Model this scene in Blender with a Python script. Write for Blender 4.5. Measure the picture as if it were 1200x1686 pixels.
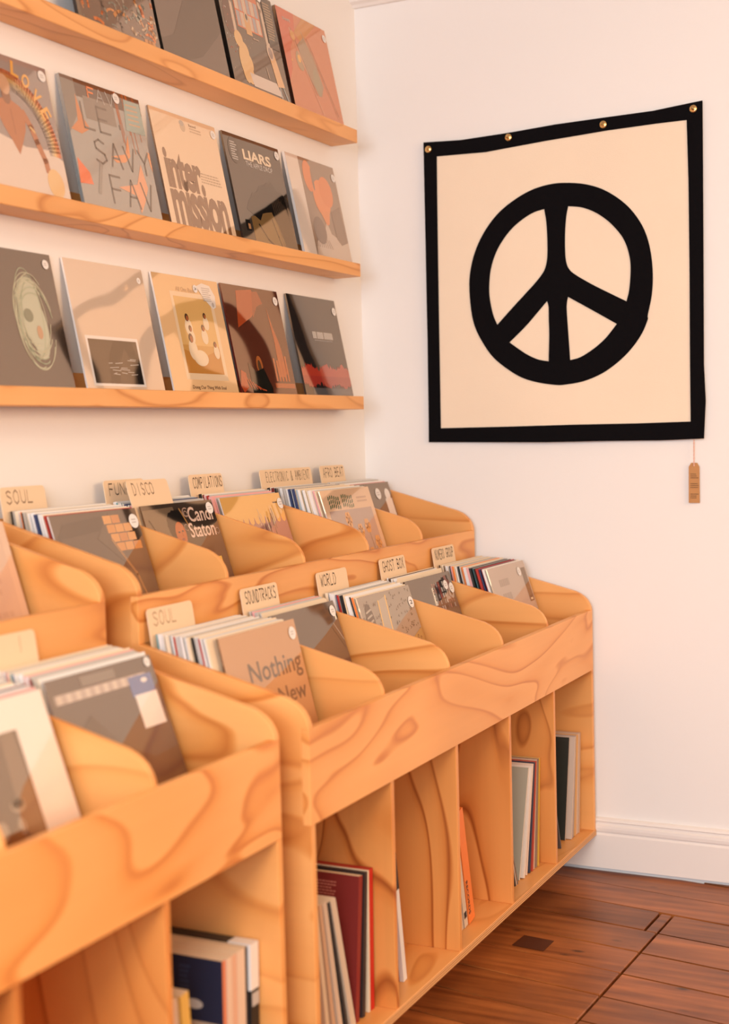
import bpy, bmesh, math, random
from mathutils import Vector, Matrix
from mathutils.geometry import tessellate_polygon

for o in list(bpy.data.objects):
    bpy.data.objects.remove(o)
S = bpy.context.scene
COL = S.collection
R = math.radians

# ------------------------------------------------------------------ camera
F_PX = 2265.63
cam_d = bpy.data.cameras.new('camera')
cam = bpy.data.objects.new('camera', cam_d)
COL.objects.link(cam)
cam_d.sensor_fit = 'VERTICAL'
cam_d.sensor_height = 36.0
cam_d.lens = 36.0 * F_PX / 1686.0
yaw, pitch, roll = R(26.4225), R(3.2463), R(1.4324)
f0 = Vector((-math.sin(yaw), math.cos(yaw), 0)); r0 = Vector((math.cos(yaw), math.sin(yaw), 0)); d0 = Vector((0, 0, -1))
f2 = math.cos(pitch) * f0 + math.sin(pitch) * d0
d2 = -math.sin(pitch) * f0 + math.cos(pitch) * d0
r3 = math.cos(roll) * r0 + math.sin(roll) * d2
d3 = -math.sin(roll) * r0 + math.cos(roll) * d2
m = Matrix((r3, -d3, -f2)).transposed().to_4x4()
m.translation = Vector((2.0804, -4.2038, 1.4103))
cam.matrix_world = m
cam_d.clip_start = 0.05
cam_d.dof.use_dof = True
cam_d.dof.focus_distance = 3.8
cam_d.dof.aperture_fstop = 2.1
S.camera = cam

# ------------------------------------------------------------------ view, world, window light
S.view_settings.view_transform = 'Standard'
S.view_settings.look = 'None'
S.view_settings.gamma = 1.0
S.view_settings.use_curve_mapping = False
S.view_settings.exposure = -0.68
W = bpy.data.worlds.new('sky'); S.world = W; W.use_nodes = True
W.node_tree.nodes['Background'].inputs[0].default_value = (1.0, 0.90, 0.82, 1)
W.node_tree.nodes['Background'].inputs[1].default_value = 0.6

ROOM_X, ROOM_Y, ROOM_Z = 5.0, -7.6, 3.3
FRONT_COL, SIDE_COL = (0.80, 0.90, 1.0), (1.0, 0.615, 0.31)      # daylight from the street, low warm sun light from the side

def area_light(name, loc, direction, sx, sy, power, col):
    d = bpy.data.lights.new(name, 'AREA'); d.shape = 'RECTANGLE'; d.size = sx; d.size_y = sy
    d.energy = power; d.color = col
    o = bpy.data.objects.new(name, d); COL.objects.link(o)
    o.location = loc
    o.rotation_euler = Vector(direction).to_track_quat('-Z', 'Y').to_euler()
    return o
area_light('shopfront_daylight', (2.6, ROOM_Y + 0.06, 2.15), (0, 1, 0), 4.0, 1.85, 430, FRONT_COL)
area_light('side_window_daylight', (ROOM_X - 0.06, -2.1, 2.3), (-1, 0, 0), 2.6, 1.45, 160, SIDE_COL)

# ------------------------------------------------------------------ materials
def lin(c):
    return c / 12.92 if c <= 0.04045 else ((c + 0.055) / 1.055) ** 2.4
def rgb(r, g, b):
    return (lin(r / 255), lin(g / 255), lin(b / 255), 1.0)

def new_mat(name):
    mt = bpy.data.materials.new(name); mt.use_nodes = True
    nt = mt.node_tree
    return mt, nt, nt.nodes['Principled BSDF']

def link(nt, a, b): nt.links.new(a, b)

def plain(name, col, rough=0.6, metal=0.0, bump=0.0, bscale=60, var=0.0, vscale=3.0):
    mt, nt, b = new_mat(name)
    b.inputs['Roughness'].default_value = rough
    b.inputs['Metallic'].default_value = metal
    b.inputs['Base Color'].default_value = col
    tc = nt.nodes.new('ShaderNodeTexCoord')
    if var:
        n = nt.nodes.new('ShaderNodeTexNoise'); n.inputs['Scale'].default_value = vscale; n.inputs['Detail'].default_value = 3
        link(nt, tc.outputs['Object'], n.inputs['Vector'])
        mx = nt.nodes.new('ShaderNodeMix'); mx.data_type = 'RGBA'
        mx.inputs[6].default_value = tuple(c * (1 - var) for c in col[:3]) + (1,)
        mx.inputs[7].default_value = tuple(min(1, c * (1 + var)) for c in col[:3]) + (1,)
        link(nt, n.outputs['Fac'], mx.inputs[0]); link(nt, mx.outputs[2], b.inputs['Base Color'])
    if bump:
        n2 = nt.nodes.new('ShaderNodeTexNoise'); n2.inputs['Scale'].default_value = bscale
        link(nt, tc.outputs['Object'], n2.inputs['Vector'])
        bp = nt.nodes.new('ShaderNodeBump'); bp.inputs['Strength'].default_value = bump; bp.inputs['Distance'].default_value = 0.002
        link(nt, n2.outputs['Fac'], bp.inputs['Height']); link(nt, bp.outputs[0], b.inputs['Normal'])
    return mt

def math_node(nt, op, a, bval=None, bsock=None):
    n = nt.nodes.new('ShaderNodeMath'); n.operation = op
    link(nt, a, n.inputs[0])
    if bsock is not None: link(nt, bsock, n.inputs[1])
    elif bval is not None: n.inputs[1].default_value = bval
    return n.outputs[0]

def plywood(name, axis, light=(0.83, 0.41, 0.138), midc=(0.72, 0.295, 0.072), dark=(0.56, 0.185, 0.037), ns=4.2, nk=9.0):
    """rotary-cut pine plywood: contour figure stretched along `axis`"""
    mt, nt, b = new_mat(name)
    b.inputs['Roughness'].default_value = 0.42
    tc = nt.nodes.new('ShaderNodeTexCoord'); oi = nt.nodes.new('ShaderNodeObjectInfo')
    mul = nt.nodes.new('ShaderNodeVectorMath'); mul.operation = 'SCALE'
    cx = nt.nodes.new('ShaderNodeCombineXYZ')
    link(nt, oi.outputs['Random'], cx.inputs[0])
    r2 = math_node(nt, 'MULTIPLY', oi.outputs['Random'], 7.31); r2 = math_node(nt, 'FRACT', r2)
    r3_ = math_node(nt, 'MULTIPLY', oi.outputs['Random'], 13.7); r3_ = math_node(nt, 'FRACT', r3_)
    link(nt, r2, cx.inputs[1]); link(nt, r3_, cx.inputs[2])
    link(nt, cx.outputs[0], mul.inputs[0]); mul.inputs['Scale'].default_value = 41.0
    add = nt.nodes.new('ShaderNodeVectorMath'); add.operation = 'ADD'
    link(nt, tc.outputs['Object'], add.inputs[0]); link(nt, mul.outputs[0], add.inputs[1])
    mp = nt.nodes.new('ShaderNodeMapping')
    sc = [1.0, 1.0, 1.0]; sc['XYZ'.index(axis)] = 0.27
    mp.inputs['Scale'].default_value = sc
    link(nt, add.outputs[0], mp.inputs['Vector'])
    n1 = nt.nodes.new('ShaderNodeTexNoise'); n1.inputs['Scale'].default_value = ns; n1.inputs['Detail'].default_value = 1.8
    n1.inputs['Roughness'].default_value = 0.45; n1.inputs['Distortion'].default_value = 0.5
    link(nt, mp.outputs[0], n1.inputs['Vector'])
    k = math_node(nt, 'MULTIPLY', n1.outputs['Fac'], nk)
    fr = math_node(nt, 'FRACT', k)
    rp = nt.nodes.new('ShaderNodeValToRGB')
    e = rp.color_ramp.elements
    e[0].position = 0.0; e[0].color = light + (1,)
    e[1].position = 1.0; e[1].color = light + (1,)
    def mixc(a_, b_, f_): return tuple(p_ * (1 - f_) + q_ * f_ for p_, q_ in zip(a_, b_))
    for pos, c in ((0.35, mixc(light, midc, .15)), (0.66, mixc(light, midc, .5)), (0.80, midc), (0.90, dark), (0.945, mixc(midc, dark, .3)), (0.98, mixc(light, midc, .4))):
        x = e.new(pos); x.color = tuple(c) + (1,)
    link(nt, fr, rp.inputs[0])
    # fine fibre
    mp2 = nt.nodes.new('ShaderNodeMapping'); sc2 = [60.0] * 3; sc2['XYZ'.index(axis)] = 2.5
    mp2.inputs['Scale'].default_value = sc2
    link(nt, add.outputs[0], mp2.inputs['Vector'])
    n2 = nt.nodes.new('ShaderNodeTexNoise'); n2.inputs['Scale'].default_value = 1.0; n2.inputs['Detail'].default_value = 3
    link(nt, mp2.outputs[0], n2.inputs['Vector'])
    n3 = nt.nodes.new('ShaderNodeTexNoise'); n3.inputs['Scale'].default_value = 2.2; n3.inputs['Detail'].default_value = 1
    link(nt, add.outputs[0], n3.inputs['Vector'])
    v = math_node(nt, 'MULTIPLY', n2.outputs['Fac'], 0.10)
    v2 = math_node(nt, 'MULTIPLY', n3.outputs['Fac'], 0.36)
    v3 = math_node(nt, 'ADD', v, None, v2); v4 = math_node(nt, 'ADD', v3, 0.77)
    sm = nt.nodes.new('ShaderNodeVectorMath'); sm.operation = 'SCALE'
    link(nt, rp.outputs[0], sm.inputs[0]); link(nt, v4, sm.inputs['Scale'])
    # figure is softer on some boards
    mx = nt.nodes.new('ShaderNodeMix'); mx.data_type = 'RGBA'
    mx.inputs[7].default_value = tuple(0.55 * a + 0.45 * b_ for a, b_ in zip(light, midc)) + (1,)
    fm = nt.nodes.new('ShaderNodeMapRange'); fm.inputs[1].default_value = 0.38; fm.inputs[2].default_value = 0.62; fm.inputs[3].default_value = 0.0; fm.inputs[4].default_value = 0.62
    n4 = nt.nodes.new('ShaderNodeTexNoise'); n4.inputs['Scale'].default_value = 3.3; n4.inputs['Detail'].default_value = 1
    link(nt, mp.outputs[0], n4.inputs['Vector']); link(nt, n4.outputs['Fac'], fm.inputs[0])
    fsoft = fm.outputs[0]
    link(nt, fsoft, mx.inputs[0]); link(nt, sm.outputs[0], mx.inputs[6])
    link(nt, mx.outputs[2], b.inputs['Base Color'])
    bp = nt.nodes.new('ShaderNodeBump'); bp.inputs['Strength'].default_value = 0.05; bp.inputs['Distance'].default_value = 0.001
    link(nt, n2.outputs['Fac'], bp.inputs['Height']); link(nt, bp.outputs[0], b.inputs['Normal'])
    return mt

def floor_mat():
    mt, nt, b = new_mat('old_floorboard')
    b.inputs['Roughness'].default_value = 0.38
    tc = nt.nodes.new('ShaderNodeTexCoord'); oi = nt.nodes.new('ShaderNodeObjectInfo')
    cx = nt.nodes.new('ShaderNodeCombineXYZ'); r = math_node(nt, 'MULTIPLY', oi.outputs['Random'], 50.0)
    link(nt, r, cx.inputs[0]); link(nt, r, cx.inputs[2])
    add = nt.nodes.new('ShaderNodeVectorMath'); add.operation = 'ADD'
    link(nt, tc.outputs['Object'], add.inputs[0]); link(nt, cx.outputs[0], add.inputs[1])
    mp = nt.nodes.new('ShaderNodeMapping'); mp.inputs['Scale'].default_value = (1.3, 16, 16)
    link(nt, add.outputs[0], mp.inputs['Vector'])
    n = nt.nodes.new('ShaderNodeTexNoise'); n.inputs['Scale'].default_value = 2.0; n.inputs['Detail'].default_value = 5
    link(nt, mp.outputs[0], n.inputs['Vector'])
    rp = nt.nodes.new('ShaderNodeValToRGB'); e = rp.color_ramp.elements
    e[0].position = 0.25; e[0].color = (0.17, 0.042, 0.008, 1)
    e[1].position = 0.75; e[1].color = (0.48, 0.155, 0.038, 1)
    link(nt, n.outputs['Fac'], rp.inputs[0])
    # knots and nail stains
    mp2 = nt.nodes.new('ShaderNodeMapping'); mp2.inputs['Scale'].default_value = (5, 11, 11)
    link(nt, add.outputs[0], mp2.inputs['Vector'])
    vo = nt.nodes.new('ShaderNodeTexVoronoi'); vo.inputs['Scale'].default_value = 1.0
    link(nt, mp2.outputs[0], vo.inputs['Vector'])
    kn = nt.nodes.new('ShaderNodeValToRGB'); k = kn.color_ramp.elements
    k[0].position = 0.035; k[0].color = (0.05, 0.05, 0.05, 1); k[1].position = 0.12; k[1].color = (1, 1, 1, 1)
    link(nt, vo.outputs['Distance'], kn.inputs[0])
    st = nt.nodes.new('ShaderNodeTexNoise'); st.inputs['Scale'].default_value = 3.0; st.inputs['Detail'].default_value = 4
    link(nt, add.outputs[0], st.inputs['Vector'])
    sr = nt.nodes.new('ShaderNodeValToRGB'); s_ = sr.color_ramp.elements
    s_[0].position = 0.3; s_[0].color = (0.5, 0.45, 0.42, 1); s_[1].position = 0.5; s_[1].color = (1, 1, 1, 1)
    link(nt, st.outputs['Fac'], sr.inputs[0])
    m1 = nt.nodes.new('ShaderNodeMix'); m1.data_type = 'RGBA'; m1.blend_type = 'MULTIPLY'; m1.inputs[0].default_value = 0.8
    link(nt, rp.outputs[0], m1.inputs[6]); link(nt, kn.outputs[0], m1.inputs[7])
    m2 = nt.nodes.new('ShaderNodeMix'); m2.data_type = 'RGBA'; m2.blend_type = 'MULTIPLY'; m2.inputs[0].default_value = 0.8
    link(nt, m1.outputs[2], m2.inputs[6]); link(nt, sr.outputs[0], m2.inputs[7])
    hv = nt.nodes.new('ShaderNodeHueSaturation')
    vv = math_node(nt, 'MULTIPLY', oi.outputs['Random'], 0.35); vv = math_node(nt, 'ADD', vv, 0.82)
    link(nt, vv, hv.inputs['Value']); link(nt, m2.outputs[2], hv.inputs['Color'])
    link(nt, hv.outputs[0], b.inputs['Base Color'])
    bp = nt.nodes.new('ShaderNodeBump'); bp.inputs['Strength'].default_value = 0.25; bp.inputs['Distance'].default_value = 0.002
    link(nt, n.outputs['Fac'], bp.inputs['Height']); link(nt, bp.outputs[0], b.inputs['Normal'])
    return mt

def attr_mat(name, rough=0.6, coat=0.0, wave=0.0, coat_ior=1.5):
    """printed card: colour comes from the face colours of the mesh"""
    mt, nt, b = new_mat(name)
    a = nt.nodes.new('ShaderNodeAttribute'); a.attribute_name = 'Col'
    link(nt, a.outputs['Color'], b.inputs['Base Color'])
    b.inputs['Roughness'].default_value = rough
    if coat:                                             # shiny clear plastic outer sleeve
        b.inputs['Roughness'].default_value = 0.04
        b.inputs['IOR'].default_value = coat_ior
        b.inputs['Specular Tint'].default_value = (1.0, 0.78, 0.58, 1)  # tint puts warm light into the sleeve reflections; the plastic itself is clear
        tc = nt.nodes.new('ShaderNodeTexCoord'); oi = nt.nodes.new('ShaderNodeObjectInfo')
        cx = nt.nodes.new('ShaderNodeCombineXYZ'); rr = math_node(nt, 'MULTIPLY', oi.outputs['Random'], 30.0)
        link(nt, rr, cx.inputs[0]); link(nt, rr, cx.inputs[1])
        add = nt.nodes.new('ShaderNodeVectorMath'); add.operation = 'ADD'
        link(nt, tc.outputs['Object'], add.inputs[0]); link(nt, cx.outputs[0], add.inputs[1])
        n = nt.nodes.new('ShaderNodeTexNoise'); n.inputs['Scale'].default_value = 5.0; n.inputs['Detail'].default_value = 0.5
        link(nt, add.outputs[0], n.inputs['Vector'])
        bp = nt.nodes.new('ShaderNodeBump'); bp.inputs['Strength'].default_value = wave; bp.inputs['Distance'].default_value = 0.02
        link(nt, n.outputs['Fac'], bp.inputs['Height']); link(nt, bp.outputs[0], b.inputs['Normal'])
    return mt

M = {}
M['wall'] = plain('white_painted_plaster', (0.84, 0.82, 0.80, 1), 0.75, bump=0.08, bscale=40)
M['ceil'] = plain('pale_timber_ceiling', (0.46, 0.43, 0.40, 1), 0.8)
M['grey_wall'] = plain('grey_shop_wall', (0.36, 0.34, 0.33, 1), 0.8)
M['trim'] = plain('white_gloss_trim', (0.83, 0.79, 0.76, 1), 0.35)
M['wx'] = plywood('plywood_grain_x', 'X', ns=3.0, nk=8.0); M['wy'] = plywood('plywood_grain_y', 'Y'); M['wz'] = plywood('plywood_grain_z_shaded', 'Z', light=(0.75, 0.325, 0.09), midc=(0.63, 0.225, 0.048), dark=(0.33, 0.08, 0.012), ns=3.8, nk=9.0)  # z copy darker for the cubbies: shade put into its colour, plus strong grain
SHL = dict(light=(0.83, 0.43, 0.16), midc=(0.78, 0.38, 0.13), dark=(0.60, 0.25, 0.07))
M['shelf'] = plywood('shelf_plywood', 'Y', **SHL)
def ply_edge_mat():
    mt, nt, b = new_mat('plywood_edge_layers'); b.inputs['Roughness'].default_value = 0.6
    tc = nt.nodes.new('ShaderNodeTexCoord'); sp = nt.nodes.new('ShaderNodeSeparateXYZ'); link(nt, tc.outputs['Object'], sp.inputs[0])
    n = nt.nodes.new('ShaderNodeTexNoise'); n.inputs['Scale'].default_value = 9.0; link(nt, tc.outputs['Object'], n.inputs['Vector'])
    w = math_node(nt, 'MULTIPLY', n.outputs['Fac'], 1.4); z_ = math_node(nt, 'MULTIPLY', sp.outputs[2], 1100.0)
    q = math_node(nt, 'SINE', math_node(nt, 'ADD', z_, None, w))
    rp = nt.nodes.new('ShaderNodeValToRGB'); e = rp.color_ramp.elements
    e[0].position = 0.2; e[0].color = (0.42, 0.17, 0.05, 1); e[1].position = 0.65; e[1].color = (0.80, 0.46, 0.20, 1)
    mr = nt.nodes.new('ShaderNodeMapRange'); mr.inputs[1].default_value = -1; link(nt, q, mr.inputs[0]); link(nt, mr.outputs[0], rp.inputs[0])
    link(nt, rp.outputs[0], b.inputs['Base Color']); return mt
M['edge'] = ply_edge_mat()
M['plank'] = floor_mat()
M['sub'] = plain('dark_subfloor', (0.012, 0.009, 0.007, 1), 0.9)
M['print'] = attr_mat('sleeved_print', 0.35, 1.0, 0.12, 3.2)
M['card'] = attr_mat('record_card', 0.5)
M['paper'] = attr_mat('matt_paper', 0.8)
M['black_cloth'] = plain('black_felt', (0.0045, 0.004, 0.005, 1), 1.0, bump=0.3, bscale=300)
M['black_cloth'].node_tree.nodes['Principled BSDF'].inputs['Specular IOR Level'].default_value = 0.1
M['cream_cloth'] = plain('cream_canvas', (0.86, 0.72, 0.56, 1), 0.9, bump=0.25, bscale=400, var=0.03, vscale=5)
M['brass'] = plain('brass', (0.85, 0.58, 0.25, 1), 0.28, metal=1.0)
M['kraft'] = plain('kraft_card', (0.50, 0.25, 0.095, 1), 0.8, var=0.06, vscale=30)
M['string'] = plain('red_white_twine', (0.80, 0.50, 0.42, 1), 0.9, bump=0.4, bscale=500)
M['glass'] = plain('window_pane', (0.9, 0.9, 0.9, 1), 0.1)

# ------------------------------------------------------------------ mesh helpers
def obj(name, verts, faces, mat=None, parent=None, loc=(0, 0, 0), rot=(0, 0, 0), cols=None, smooth=False):
    me = bpy.data.meshes.new(name)
    me.from_pydata([tuple(v) for v in verts], [], faces); me.update()
    if cols is not None:
        ca = me.color_attributes.new('Col', 'FLOAT_COLOR', 'CORNER')
        i = 0
        for p in me.polygons:
            for _ in p.loop_indices:
                ca.data[i].color = cols[p.index]; i += 1
    if mat is not None: me.materials.append(mat)
    if smooth:
        for p in me.polygons: p.use_smooth = True
    o = bpy.data.objects.new(name, me); COL.objects.link(o)
    o.location = loc; o.rotation_euler = rot
    if parent is not None: o.parent = parent
    return o

def empty(name, loc=(0, 0, 0), rot=(0, 0, 0)):
    o = bpy.data.objects.new(name, None); COL.objects.link(o)
    o.location = loc; o.rotation_euler = rot; o.empty_display_size = 0.05
    return o

def tag(o, label, cat, group=None):
    o['label'] = label; o['category'] = cat
    if group: o['group'] = group
    return o

def structure(o, label=None):
    o['kind'] = 'structure'
    if label: o['label'] = label
    return o

BF = [(0, 3, 2, 1), (4, 5, 6, 7), (0, 1, 5, 4), (1, 2, 6, 5), (2, 3, 7, 6), (3, 0, 4, 7)]  # bottom, top, -Y, +X, +Y, -X
def box(x0, x1, y0, y1, z0, z1):
    return [(x0, y0, z0), (x1, y0, z0), (x1, y1, z0), (x0, y1, z0), (x0, y0, z1), (x1, y0, z1), (x1, y1, z1), (x0, y1, z1)], [tuple(f) for f in BF]

def bevel_box(x0, x1, y0, y1, z0, z1, b=0.0015):
    bm = bmesh.new(); v, f = box(x0, x1, y0, y1, z0, z1)
    vs = [bm.verts.new(p) for p in v]
    for q in f: bm.faces.new([vs[i] for i in q])
    bmesh.ops.bevel(bm, geom=bm.edges[:], offset=b, segments=1, affect='EDGES')
    bm.verts.index_update()
    V = [tuple(p.co) for p in bm.verts]; Fc = [[q.index for q in g.verts] for g in bm.faces]; bm.free()
    return V, Fc

def boxes(lst):
    V, Fc = [], []
    for b_ in lst:
        v, f = box(*b_); n = len(V); V += v; Fc += [tuple(i + n for i in q) for q in f]
    return V, Fc

def extrude_xz(poly, y0, y1, bev=0.0):
    """profile polygon in X,Z extruded along Y"""
    bm = bmesh.new()
    a = [bm.verts.new((x, y0, z)) for x, z in poly]; b_ = [bm.verts.new((x, y1, z)) for x, z in poly]
    n = len(poly)
    bm.faces.new(a); bm.faces.new(b_[::-1])
    for i in range(n): bm.faces.new([a[i], b_[i], b_[(i + 1) % n], a[(i + 1) % n]])
    bmesh.ops.recalc_face_normals(bm, faces=bm.faces[:])
    if bev:
        ed = [e for e in bm.edges if abs(e.verts[0].co.y - e.verts[1].co.y) < 1e-6]
        bmesh.ops.bevel(bm, geom=ed, offset=bev, segments=1, affect='EDGES')
    bmesh.ops.triangulate(bm, faces=[f for f in bm.faces if len(f.verts) > 4])
    bm.verts.index_update()
    V = [tuple(p.co) for p in bm.verts]; Fc = [[q.index for q in g.verts] for g in bm.faces]; bm.free()
    return V, Fc

def extrude_yz(poly, x0, x1):
    V, Fc = extrude_xz(poly, 0.0, 1.0)
    return [(x0 + v[1] * (x1 - x0), v[0], v[2]) for v in V], [f[::-1] for f in Fc]

# ------------------------------------------------------------------ room shell
o = obj('wall_left', *box(-0.15, 0.0, ROOM_Y - 0.15, 0.15, -0.02, ROOM_Z), M['wall']); structure(o, 'white painted wall carrying the three record shelves')
o = obj('wall_back', *box(0.0, ROOM_X + 0.15, 0.0, 0.15, -0.02, ROOM_Z), M['wall']); structure(o, 'white painted wall with the black and cream peace banner')
# right wall with a window opening, front wall with the shopfront opening
wy0, wy1, wz0, wz1 = -3.45, -0.75, 1.52, 3.08
o = obj('wall_right', *boxes([(ROOM_X, ROOM_X + 0.15, ROOM_Y - 0.15, wy0, -0.02, ROOM_Z), (ROOM_X, ROOM_X + 0.15, wy1, 0.0, -0.02, ROOM_Z),
                              (ROOM_X, ROOM_X + 0.15, wy0, wy1, -0.02, wz0), (ROOM_X, ROOM_X + 0.15, wy0, wy1, wz1, ROOM_Z)]), M['grey_wall']); structure(o)
fx0, fx1, fz0, fz1 = 0.55, 4.65, 1.18, 3.12
o = obj('wall_front', *boxes([(0, fx0, ROOM_Y - 0.15, ROOM_Y, -0.02, ROOM_Z), (fx1, ROOM_X, ROOM_Y - 0.15, ROOM_Y, -0.02, ROOM_Z),
                              (fx0, fx1, ROOM_Y - 0.15, ROOM_Y, -0.02, fz0), (fx0, fx1, ROOM_Y - 0.15, ROOM_Y, fz1, ROOM_Z)]), M['grey_wall']); structure(o)
o = obj('ceiling', *box(-0.15, ROOM_X + 0.15, ROOM_Y - 0.15, 0.15, ROOM_Z, ROOM_Z + 0.1), M['ceil']); structure(o)
wdw = empty('window_1', (2.6, ROOM_Y - 0.08, fz0)); structure(wdw)
hw, hh = (fx1 - fx0) / 2, fz1 - fz0
obj('window_frame', *boxes([(-hw, -hw + .07, -.03, .03, 0, hh), (hw - .07, hw, -.03, .03, 0, hh), (-hw + .07, hw - .07, -.03, .03, 0, .07), (-hw + .07, hw - .07, -.03, .03, hh - .07, hh), (-.03, .03, -.03, .03, .07, hh - .07)]), M['trim'], wdw)
wdw = empty('window_2', (ROOM_X + 0.08, (wy0 + wy1) / 2, wz0)); structure(wdw)
hw, hh = (wy1 - wy0) / 2, wz1 - wz0
obj('window_frame', *boxes([(-.03, .03, -hw, -hw + .07, 0, hh), (-.03, .03, hw - .07, hw, 0, hh), (-.03, .03, -hw + .07, hw - .07, 0, .07), (-.03, .03, -hw + .07, hw - .07, hh - .07, hh), (-.03, .03, -.03, .03, .07, hh - .07)]), M['trim'], wdw)

# skirting with a moulded cap and the picture rail of the far wall
sk = [(0, 0.012), (-0.019, 0.012), (-0.019, 0.118), (-0.015, 0.123), (-0.015, 0.126), (-0.0185, 0.130), (-0.0195, 0.140), (-0.0185, 0.148), (-0.013, 0.152), (-0.013, 0.158), (-0.016, 0.162), (-0.013, 0.168), (-0.004, 0.172), (0, 0.172)]
V, Fc = extrude_yz([(a, b_) for a, b_ in sk], 0.0, ROOM_X)
o = obj('baseboard_back', V, Fc, M['trim']); structure(o, 'white moulded skirting board along the floor')
o = obj('baseboard_left', *box(0.0, 0.018, ROOM_Y, -3.9, 0.012, 0.165), M['trim']); structure(o)
pr_ = [(0, 2.828), (-0.012, 2.828), (-0.020, 2.836), (-0.034, 2.842), (-0.040, 2.855), (-0.034, 2.868), (-0.014, 2.874), (0, 2.876)]
V, Fc = extrude_yz(pr_, 0.0, ROOM_X)
o = obj('trim_1', V, Fc, M['trim']); structure(o, 'white picture rail high on the far wall')

# added fill lamp, out of view behind the camera, warms the faces towards it
FILL_LAMP = (2.4, -5.4, ROOM_Z)
lp_ = empty('added_fill_lamp', FILL_LAMP); tag(lp_, 'added warm fill light panel on the ceiling, unseen behind the viewer', 'lamp')
obj('housing', *boxes([(-.66, .66, -.36, -.34, -.07, -.001), (-.66, .66, .34, .36, -.07, -.001), (-.66, -.64, -.34, .34, -.07, -.001), (.64, .66, -.34, .34, -.07, -.001), (-.64, .64, -.34, .34, -.02, -.001)]), M['trim'], lp_)
la = area_light('added_fill_light', (FILL_LAMP[0], FILL_LAMP[1], FILL_LAMP[2] - .05), (0, 0, -1), 1.24, .64, 220, (1.0, 0.79, 0.56))

# ------------------------------------------------------------------ floor of old boards
fl = empty('floor', (0, 0, 0)); structure(fl, 'worn reddish brown timber floorboards with dark gaps')
obj('subfloor', *box(0.0, ROOM_X, ROOM_Y, 0.0, -0.06, -0.024), M['sub'], fl)
SL = -0.0865 / 0.59                                     # the boards run a little askew to the far wall
def yline(i, x): return -0.002 + SL * (x - 0.0) - 0.1585 * i + 0.1585 * 0.0
def jx(y, base): return base + 0.045 * (y + 0.33)
rnd = random.Random(5)
def plank(i, xa, xb, ja=None, jb=None, gap=0.0036):
    top = lambda x: yline(i - 1, x) - gap
    bot = lambda x: yline(i, x) + gap
    c = []
    for x, jj in ((xa, ja), (xb, jb)):
        xt = x if jj is None else jx(top(x), jj); xb_ = x if jj is None else jx(bot(x), jj)
        g = gap * (1 if x == xa else -1)
        c.append(((xt + g, top(xt + g)), (xb_ + g, bot(xb_ + g))))
    P = [c[0][1], c[1][1], c[1][0], c[0][0]]
    for sgn, lim in ((1, -0.003), (-1, ROOM_Y + 0.003)):            # cut the board off at the walls
        Q = []
        for a, b_ in zip(P, P[1:] + P[:1]):
            da, db = sgn * (lim - a[1]), sgn * (lim - b_[1])
            if da >= 0: Q.append(a)
            if (da >= 0) != (db >= 0):
                t_ = da / (da - db); Q.append((a[0] + (b_[0] - a[0]) * t_, a[1] + (b_[1] - a[1]) * t_))
        P = Q
        if len(P) < 3: return
    n = len(P); mx_, my_ = sum(p[0] for p in P) / n, sum(p[1] for p in P) / n
    if max(p[1] for p in P) - min(p[1] for p in P) < .006: return
    h = rnd.uniform(-0.0012, 0.0006); b_ = 0.0022
    V = []
    for dz, ins in ((-0.02, 0), (-b_ + h, 0), (h, b_)):
        for x, y in P:
            dx_, dy_ = mx_ - x, my_ - y
            V.append((x - mx_ + max(-ins, min(ins, dx_ * 9)), y - my_ + max(-ins, min(ins, dy_ * 9)), dz))
    Fc = [tuple(range(2 * n, 3 * n))]
    for k in (0, n):
        for q in range(n): Fc.append((k + q, k + (q + 1) % n, k + n + (q + 1) % n, k + n + q))
    obj('plank', V, Fc, M['plank'], fl, (mx_, my_, 0.0))
J1 = 1.1157
for i in range(-5, 50):
    # first joint line crosses the boards beside the rack; the board with the patch is cut twice
    ymid = yline(i, 1.11)
    if i == 2:
        plank(i, 0.0, 1.077, jb=1.077); plank(i, 1.077, J1, ja=1.077, jb=J1); plank(i, J1, 3.3, ja=J1)
        plank(i, 3.3, ROOM_X)
    elif i in (0, 1):
        plank(i, 0.0, 2.6); plank(i, 2.6, ROOM_X)
    else:
        e_ = 3.1 + (i % 3) * 0.4
        plank(i, 0.0, J1, jb=J1); plank(i, J1, e_, ja=J1); plank(i, e_, ROOM_X)

Pp = [(0.775, -0.640), (0.865, -0.650), (0.862, -0.730), (0.769, -0.722)]
V = [(x - .84, y + .715, z) for z in (0.0004, 0.0012) for x, y in Pp[::-1]]
obj('floor_patch', V, [(3, 2, 1, 0), (4, 5, 6, 7)] + [(q, (q + 1) % 4, 4 + (q + 1) % 4, 4 + q) for q in range(4)], plain('dark_patch', (0.085, 0.022, 0.006, 1), 0.45, var=.2, vscale=20), fl, (.84, -.715, 0))

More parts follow.
